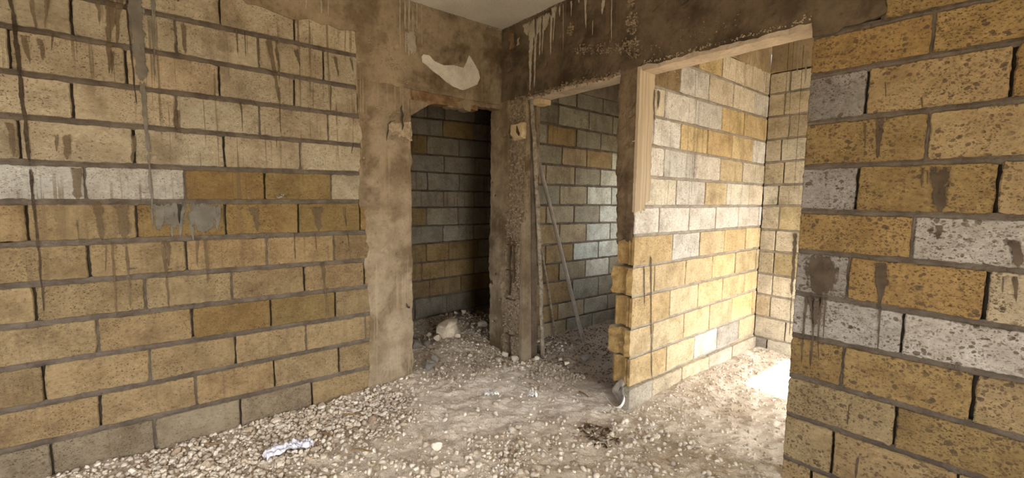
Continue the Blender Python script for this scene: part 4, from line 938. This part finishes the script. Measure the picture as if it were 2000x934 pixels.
# stones one can single out in and around the doorways
SING = [(-0.636, -0.391, .065, 'round pale stone lying left of the big cream rock', None, 0.2, 'stone'),
 (-0.443, -0.423, .085, 'tan wedge-shaped stone in front of the big cream rock', None, 0.2, 'stone'),
 (-0.398, -0.207, .058, 'small round stone touching the right foot of the big cream rock', None, 0.2, 'stone'),
 (-0.60, 0.215, .11, 'white angular stone at the edge of the shadow right of the big rock', None, 0.2, 'stone'),
 (-1.17, 0.241, .055, 'small upright stone at the foot of the dark back wall, left of a pair', None, 0.15, 'stone'),
 (-1.12, 0.315, .062, 'small stone at the foot of the dark back wall, right of a pair', None, 0.15, 'stone'),
 (-0.43, -0.66, .115, 'dark grey stone beside the left door jamb, largest of the grey ones', 'grey', 0.2, 'stone'),
 (-0.40, -0.545, .085, 'dark grey stone right of the largest grey stone in the left doorway', 'grey', 0.2, 'stone'),
 (-0.07, -0.635, .085, 'grey stone with sharp edges on the threshold of the left doorway', 'grey', 0.2, 'stone'),
 (0.045, -0.76, .115, 'broad grey flat stone lying before the left doorway beside the column', 'grey', 0.25, 'stone'),
 (0.007, -0.34, .045, 'small upright white stone in the middle of the left doorway', None, 0.15, 'stone'),
 (-0.66, -0.56, .07, 'blackish stone behind the grey ones by the left door jamb', 'grey', 0.2, 'stone'),
 (0.33, -0.075, .095, 'broad cream stone before the foot of the corner stub', None, 0.25, 'stone'),
 (0.245, -0.18, .065, 'cream stone left of the broad one before the corner stub', None, 0.25, 'stone'),
 (0.19, -0.06, .075, 'flat pale stone leaning on the foot of the corner stub', None, 0.2, 'stone'),
 (0.43, 0.09, .05, 'small stone at the foot of the rough leaning stick', None, 0.2, 'stone'),
 (0.43, -0.06, .05, 'small pale stone right of the broad one before the corner stub', None, 0.2, 'stone'),
 (0.66, 0.235, .05, 'round pale stone just inside the middle doorway', None, 0.2, 'stone'),
 (0.57, 0.25, .045, 'tan pebble left of the round stone inside the middle doorway', None, 0.2, 'stone'),
 (0.72, 0.41, .075, 'brown stone lying in the shade of the middle doorway', 'grey', 0.25, 'stone'),
 (-0.52, -0.31, .05, 'flat tan stone under the front edge of the big cream rock', None, 0.2, 'stone')]
for x, y, s, lab, m, sk, nm in SING:
    placed.append((x, y, s)); stone(x, y, s*1.25, lab, None, m, sk*.7, flat=.85)

# the big cream rock in the first room
v, f = ICO3; v = v.copy()
v = np.sign(v)*np.abs(v)**0.52                               # blocky
g = np.random.RandomState(3)
for _ in range(9):
    n = g.normal(size=3); n /= np.linalg.norm(n); h = g.uniform(.78, 1.05); q = v@n; v -= np.outer(np.maximum(0, q-h)*.97, n)
lay = [0.09*math.copysign(abs(math.sin(q[2]*9+2.2*fbm(q[0]*1.3, q[1]*1.3, 4, 2)))**.5, math.sin(q[2]*9+2.2*fbm(q[0]*1.3, q[1]*1.3, 4, 2))) for q in v]
v = np.array([q*(1+0.12*fbm(q[0]*2.6, q[1]*2.6, q[2]*4, 4)+l*(1 if abs(q[2]) < .75 else .3)) for q, l in zip(v, lay)])*np.array([.105, .118, .098])
ro = tri_mesh('rock', v, f, M_ROCK); ro.location = (-0.515, -0.27, zf(-0.515, -0.27)+0.075); ro.rotation_euler = (0.06, -0.10, 0.62)
tag(ro, 'big cream layered rock lying on the rubble in the left doorway', 'rock')
placed.append((-0.515, -0.27, .24))

# gravel: thousands of small chips nobody could count
def scatter(n, xr, yr, dens, smin, smax, seed, lift=0.0, power=1.6):
    g = np.random.RandomState(seed); P = []; S = []
    tries = 0
    while len(P) < n and tries < n*14:
        tries += 1
        x, y = g.uniform(*xr), g.uniform(*yr)
        if not inside(x, y) or g.uniform() > dens(x, y): continue
        s = smin+(smax-smin)*g.uniform()**power
        P.append((x, y, zf(x, y)+lift)); S.append(s)
    return np.array(P), np.array(S)
P, S = scatter(11000, (0.02, 2.9), (-3.0, -0.05), lambda x, y: heap(x, y)**1.7, 0.014, 0.050, 61, power=1.9)
P2, S2 = scatter(14000, (0.02, 2.9), (-3.0, -0.03), lambda x, y: 0.22+0.78*heap(x, y), 0.004, 0.014, 62)
stone_field('gravel', np.concatenate([P, P2]), np.concatenate([S, S2]), M_GRAVEL, 61, label='pale limestone gravel and grit over the main floor, thick along the left wall', cat='gravel')
P, S = scatter(2600, (-1.25, 0.45), (-0.86, 0.6), lambda x, y: 1.0, 0.010, 0.050, 63)
stone_field('rubble', P, S, M_RUBBLE, 63, label='brown rubble heaped in the left doorway and the dark room', cat='rubble')
P, S = scatter(900, (-0.1, 0.95), (-0.30, 0.22), lambda x, y: 1.0 if abs(y+0.03-0.08*x) < .13 else .15, 0.012, 0.045, 64)
stone_field('rubble', P, S, M_RUBBLE, 64, label='loose rubble along the threshold of the middle doorway', cat='rubble')
P, S = scatter(2400, (0.02, 1.33), (0.15, 1.95), lambda x, y: 1.0, 0.006, 0.030, 65)
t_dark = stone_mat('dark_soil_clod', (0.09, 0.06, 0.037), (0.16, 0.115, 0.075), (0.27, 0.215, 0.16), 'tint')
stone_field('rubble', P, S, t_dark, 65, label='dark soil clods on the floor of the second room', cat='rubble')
P, S = scatter(4200, (1.5, 3.3), (-0.05, 1.95), lambda x, y: 0.35+0.65*sstep(.55, 0, abs(x-1.62)), 0.005, 0.030, 66, power=2.4)
stone_field('gravel', P, S, M_GRAVEL, 66, label='pale gravel on the sunlit floor of the third room', cat='gravel')

# ================================================================== THINGS LEFT LYING AND LEANING
def leaning(name, a, b, r, mat, label, cat, n=10, wob=0.0, bend=0.0, seg=14, taper=1.0, seed=0):
    a, b = Vector(a), Vector(b); pts = []
    for i in range(seg+1):
        t = i/seg; p = a.lerp(b, t)
        p += Vector((bend*math.sin(t*PI)+wob*0.4*r*fbm(t*9, seed, 0, 2), wob*0.4*r*fbm(t*9, seed, 5, 2), 0)); pts.append(p)
    o = tube(name, pts, r, mat, None, n, wob, seed, taper, loc=tuple(a))
    return tag(o, label, cat)
leaning('pole', (0.364, 0.785, zf(.364, .785)-.02), (0.030, 0.295, 2.246), 0.0185, M_POLE, 'smooth grey pole leaning across the middle doorway against the inner block wall', 'pole')
leaning('stick', (0.398, 0.195, zf(.372, .195)-.01), (0.398, 0.012, 2.305), 0.018, M_STICK, 'rough knotty stick standing upright against the jamb of the middle doorway', 'stick', n=8, wob=0.5, bend=0.022, seg=40, seed=3)
leaning('stick', (0.085, 0.672, zf(.085, .672)-.01), (0.035, 0.39, 1.36), 0.0115, M_STICK, 'thin bare stick leaning behind the rough upright one', 'stick', n=7, wob=0.4, bend=0.012, seg=24, seed=5, taper=.75)
# narrow board standing in the corner behind the stick
def board(name, a, b, w, th, mat, label, cat, wdir):
    a, b = Vector(a), Vector(b); wd = Vector(wdir).normalized(); t = (b-a).normalized(); nn = t.cross(wd).normalized(); V = []
    seg = 10
    for i in range(seg+1):
        p = a.lerp(b, i/seg); k = w/2*(1+0.06*fbm(i*.9, 1, 1, 2))
        for (s, q) in ((-1, -1), (1, -1), (1, 1), (-1, 1)):
            v = p+wd*s*k+nn*q*th/2; V.append((v.x, v.y, v.z))
    Fc = [(i*4+k, i*4+(k+1) % 4, i*4+4+(k+1) % 4, i*4+4+k) for i in range(seg) for k in range(4)]+[(3, 2, 1, 0), tuple(seg*4+k for k in range(4))]
    return tag(mk(name, V, Fc, mat, None, tuple(a)), label, cat)
board('board', (0.3675, 0.120, zf(.374, .120)-.01), (0.3675, 0.060, 2.30), 0.055, 0.016, M_BOARD, 'narrow brown board standing flat against the jamb behind the rough stick', 'board', (0, 1, 0.02))
# yellow wedge jammed under the beam
V = []; pts = outline(0.385, 0.50, 2.262, 2.262, 2.306, 2.306, .02, .004, R_, 1.0); n = len(pts)
for y in (0.02, 0.14): V += [(u, y, z) for u, z in pts]
tag(mk('wedge', V, [(i, (i+1) % n, n+(i+1) % n, n+i) for i in range(n)]+[tuple(range(n)), tuple(range(2*n-1, n-1, -1))], M_WOOD_PALE, None, (0.44, .08, 2.285)), 'yellowish wooden wedge jammed under the dark beam at the middle doorway', 'wedge')

def rag(name, path, width, mat, label, cat, nu=60, nv=14, amp=0.016, lift=0.02, seed=0):
    xs = [p[0] for p in path]; ys = [p[1] for p in path]; V = []
    tt = np.linspace(0, 1, len(path))
    for i in range(nu+1):
        t = i/nu; x = float(np.interp(t, tt, xs)); y = float(np.interp(t, tt, ys))
        x2 = float(np.interp(min(1, t+.02), tt, xs)); y2 = float(np.interp(min(1, t+.02), tt, ys))
        x1 = float(np.interp(max(0, t-.02), tt, xs)); y1 = float(np.interp(max(0, t-.02), tt, ys))
        d = Vector((x2-x1, y2-y1, 0)).normalized(); nrm = Vector((-d.y, d.x, 0))
        w = width*(0.55+0.45*math.sin(PI*min(1, max(0, t*1.1))))*(1+.3*fbm(t*6, seed, 0, 2))
        for j in range(nv+1):
            s = j/nv-.5; p = Vector((x, y, 0))+nrm*w*s
            z = zf(p.x, p.y)+lift+amp*(1-1.2*abs(s))+amp*1.2*fbm(t*9+seed, s*5, seed, 3)+amp*.7*math.sin(s*17+t*7+2*fbm(t*5, 1, seed, 2))
            V.append((p.x, p.y, z))
    n1 = nv+1
    Fc = [(i*n1+j, i*n1+j+1, (i+1)*n1+j+1, (i+1)*n1+j) for i in range(nu) for j in range(nv)]
    o = mk(name, V, Fc, mat, None, V[len(V)//2], smooth=True)
    md = o.modifiers.new('thickness', 'SOLIDIFY'); md.thickness = 0.002
    return tag(o, label, cat)
rag('rag', [(0.548, -2.075), (0.515, -2.01), (0.50, -1.95), (0.525, -1.885), (0.56, -1.865), (0.535, -1.83)], 0.085, M_CLOTH, 'crumpled white rag lying on the gravel by the left wall', 'rag', seed=2, lift=0.026)
rag('paper_scrap', [(0.70, -0.665), (0.735, -0.63), (0.765, -0.585)], 0.045, M_PAPER, 'small curled white scrap on bare dirt, left of two', 'scrap', 14, 6, 0.012, 0.006, 4)
rag('paper_scrap', [(0.905, -0.425), (0.935, -0.41), (0.955, -0.375)], 0.055, M_PAPER, 'small bent white scrap on bare dirt, nearer the block partition', 'scrap', 14, 6, 0.022, 0.006, 6)
# grey lump and white strap at the partition's foot
v, f = chip_shape(777, ICO3, 9, 0.02); v = np.array([q*(1+.10*fbm(q[0]*3, q[1]*3, q[2]*3, 4)) for q in v])*np.array([.085, .075, .13])
lo = tri_mesh('concrete_lump', v, f, M_GREY_LUMP); lo.location = (1.395, 0.035, zf(1.395, .035)+.085)
tag(lo, 'grey lump of concrete at the foot of the broken block partition', 'lump')
pts = []
for i in range(15):
    t = i/14; a = -2.5+3.1*t
    pts.append((1.40+0.088*math.cos(a), -0.052+0.02*math.sin(a*2)-.012, 0.105+0.065*math.sin(a)))
V = []
for i, p in enumerate(pts):
    for k in (-1, 1): V.append((p[0], p[1]-.006*k, p[2]+k*0.011))
so = mk('strap', V, [(2*i, 2*i+1, 2*i+3, 2*i+2) for i in range(len(pts)-1)], M_PAPER, None, (1.40, -.06, .06), smooth=True)
md = so.modifiers.new('thickness', 'SOLIDIFY'); md.thickness = 0.002
tag(so, 'white plastic strap looped against the grey lump at the partition foot', 'strap')
# clump of dead leaves
V = []; Fc = []; g = random.Random(9)
for k in range(90):
    a = g.uniform(0, 2*PI); r = 0.11*math.sqrt(g.random()); x = 1.60+1.25*r*math.cos(a); y = -0.46+r*math.sin(a)
    z = zf(x, y)+0.004+0.03*g.random()*(1-r/.12); b = g.uniform(0, 2*PI); L = g.uniform(.012, .03); w = L*.32
    d = Vector((math.cos(b), math.sin(b), g.uniform(-.4, .6))); q = Vector((-math.sin(b), math.cos(b), g.uniform(-.4, .4)))
    c = Vector((x, y, z)); n = len(V)
    V += [tuple(c-d*L), tuple(c+q*w), tuple(c+d*L), tuple(c-q*w), tuple(c+Vector((0, 0, .004)))]
    Fc += [(n, n+1, n+4), (n+1, n+2, n+4), (n+2, n+3, n+4), (n+3, n, n+4)]
o = mk('dead_leaves', V, Fc, M_LEAF, None, (1.6, -.46, 0)); tag(o, 'dark clump of dead leaves on the dirt before the wide doorway', 'leaves', kind='stuff')
# splinters of wood in the gravel
TW = [(0.36, -1.52, 0.9, .13, 'dark splinter of wood in the gravel near the concrete column'), (0.50, -1.72, 0.4, .10, 'brown splinter of wood in the gravel above the white rag'),
      (0.16, -2.30, 1.2, .12, 'brown splinter of wood in the gravel at the foot of the left wall'), (1.16, -0.10, -0.2, .11, 'dark splinter of wood on the dirt left of the broken partition end'),
      (0.80, -1.62, 0.7, .12, 'brown splinter of wood lying among chips right of the white rag')]
for k, (x, y, a, L, lab) in enumerate(TW):
    d = Vector((math.cos(a), math.sin(a), 0.04)); c = Vector((x, y, zf(x, y)+0.018))
    tag(tube('splinter', [tuple(c-d*L/2), tuple(c-d*L*.1+Vector((0, 0, .004))), tuple(c+d*L/2)], 0.008, M_WOOD, None, 6, .4, k, .5, loc=tuple(c)), lab, 'splinter')
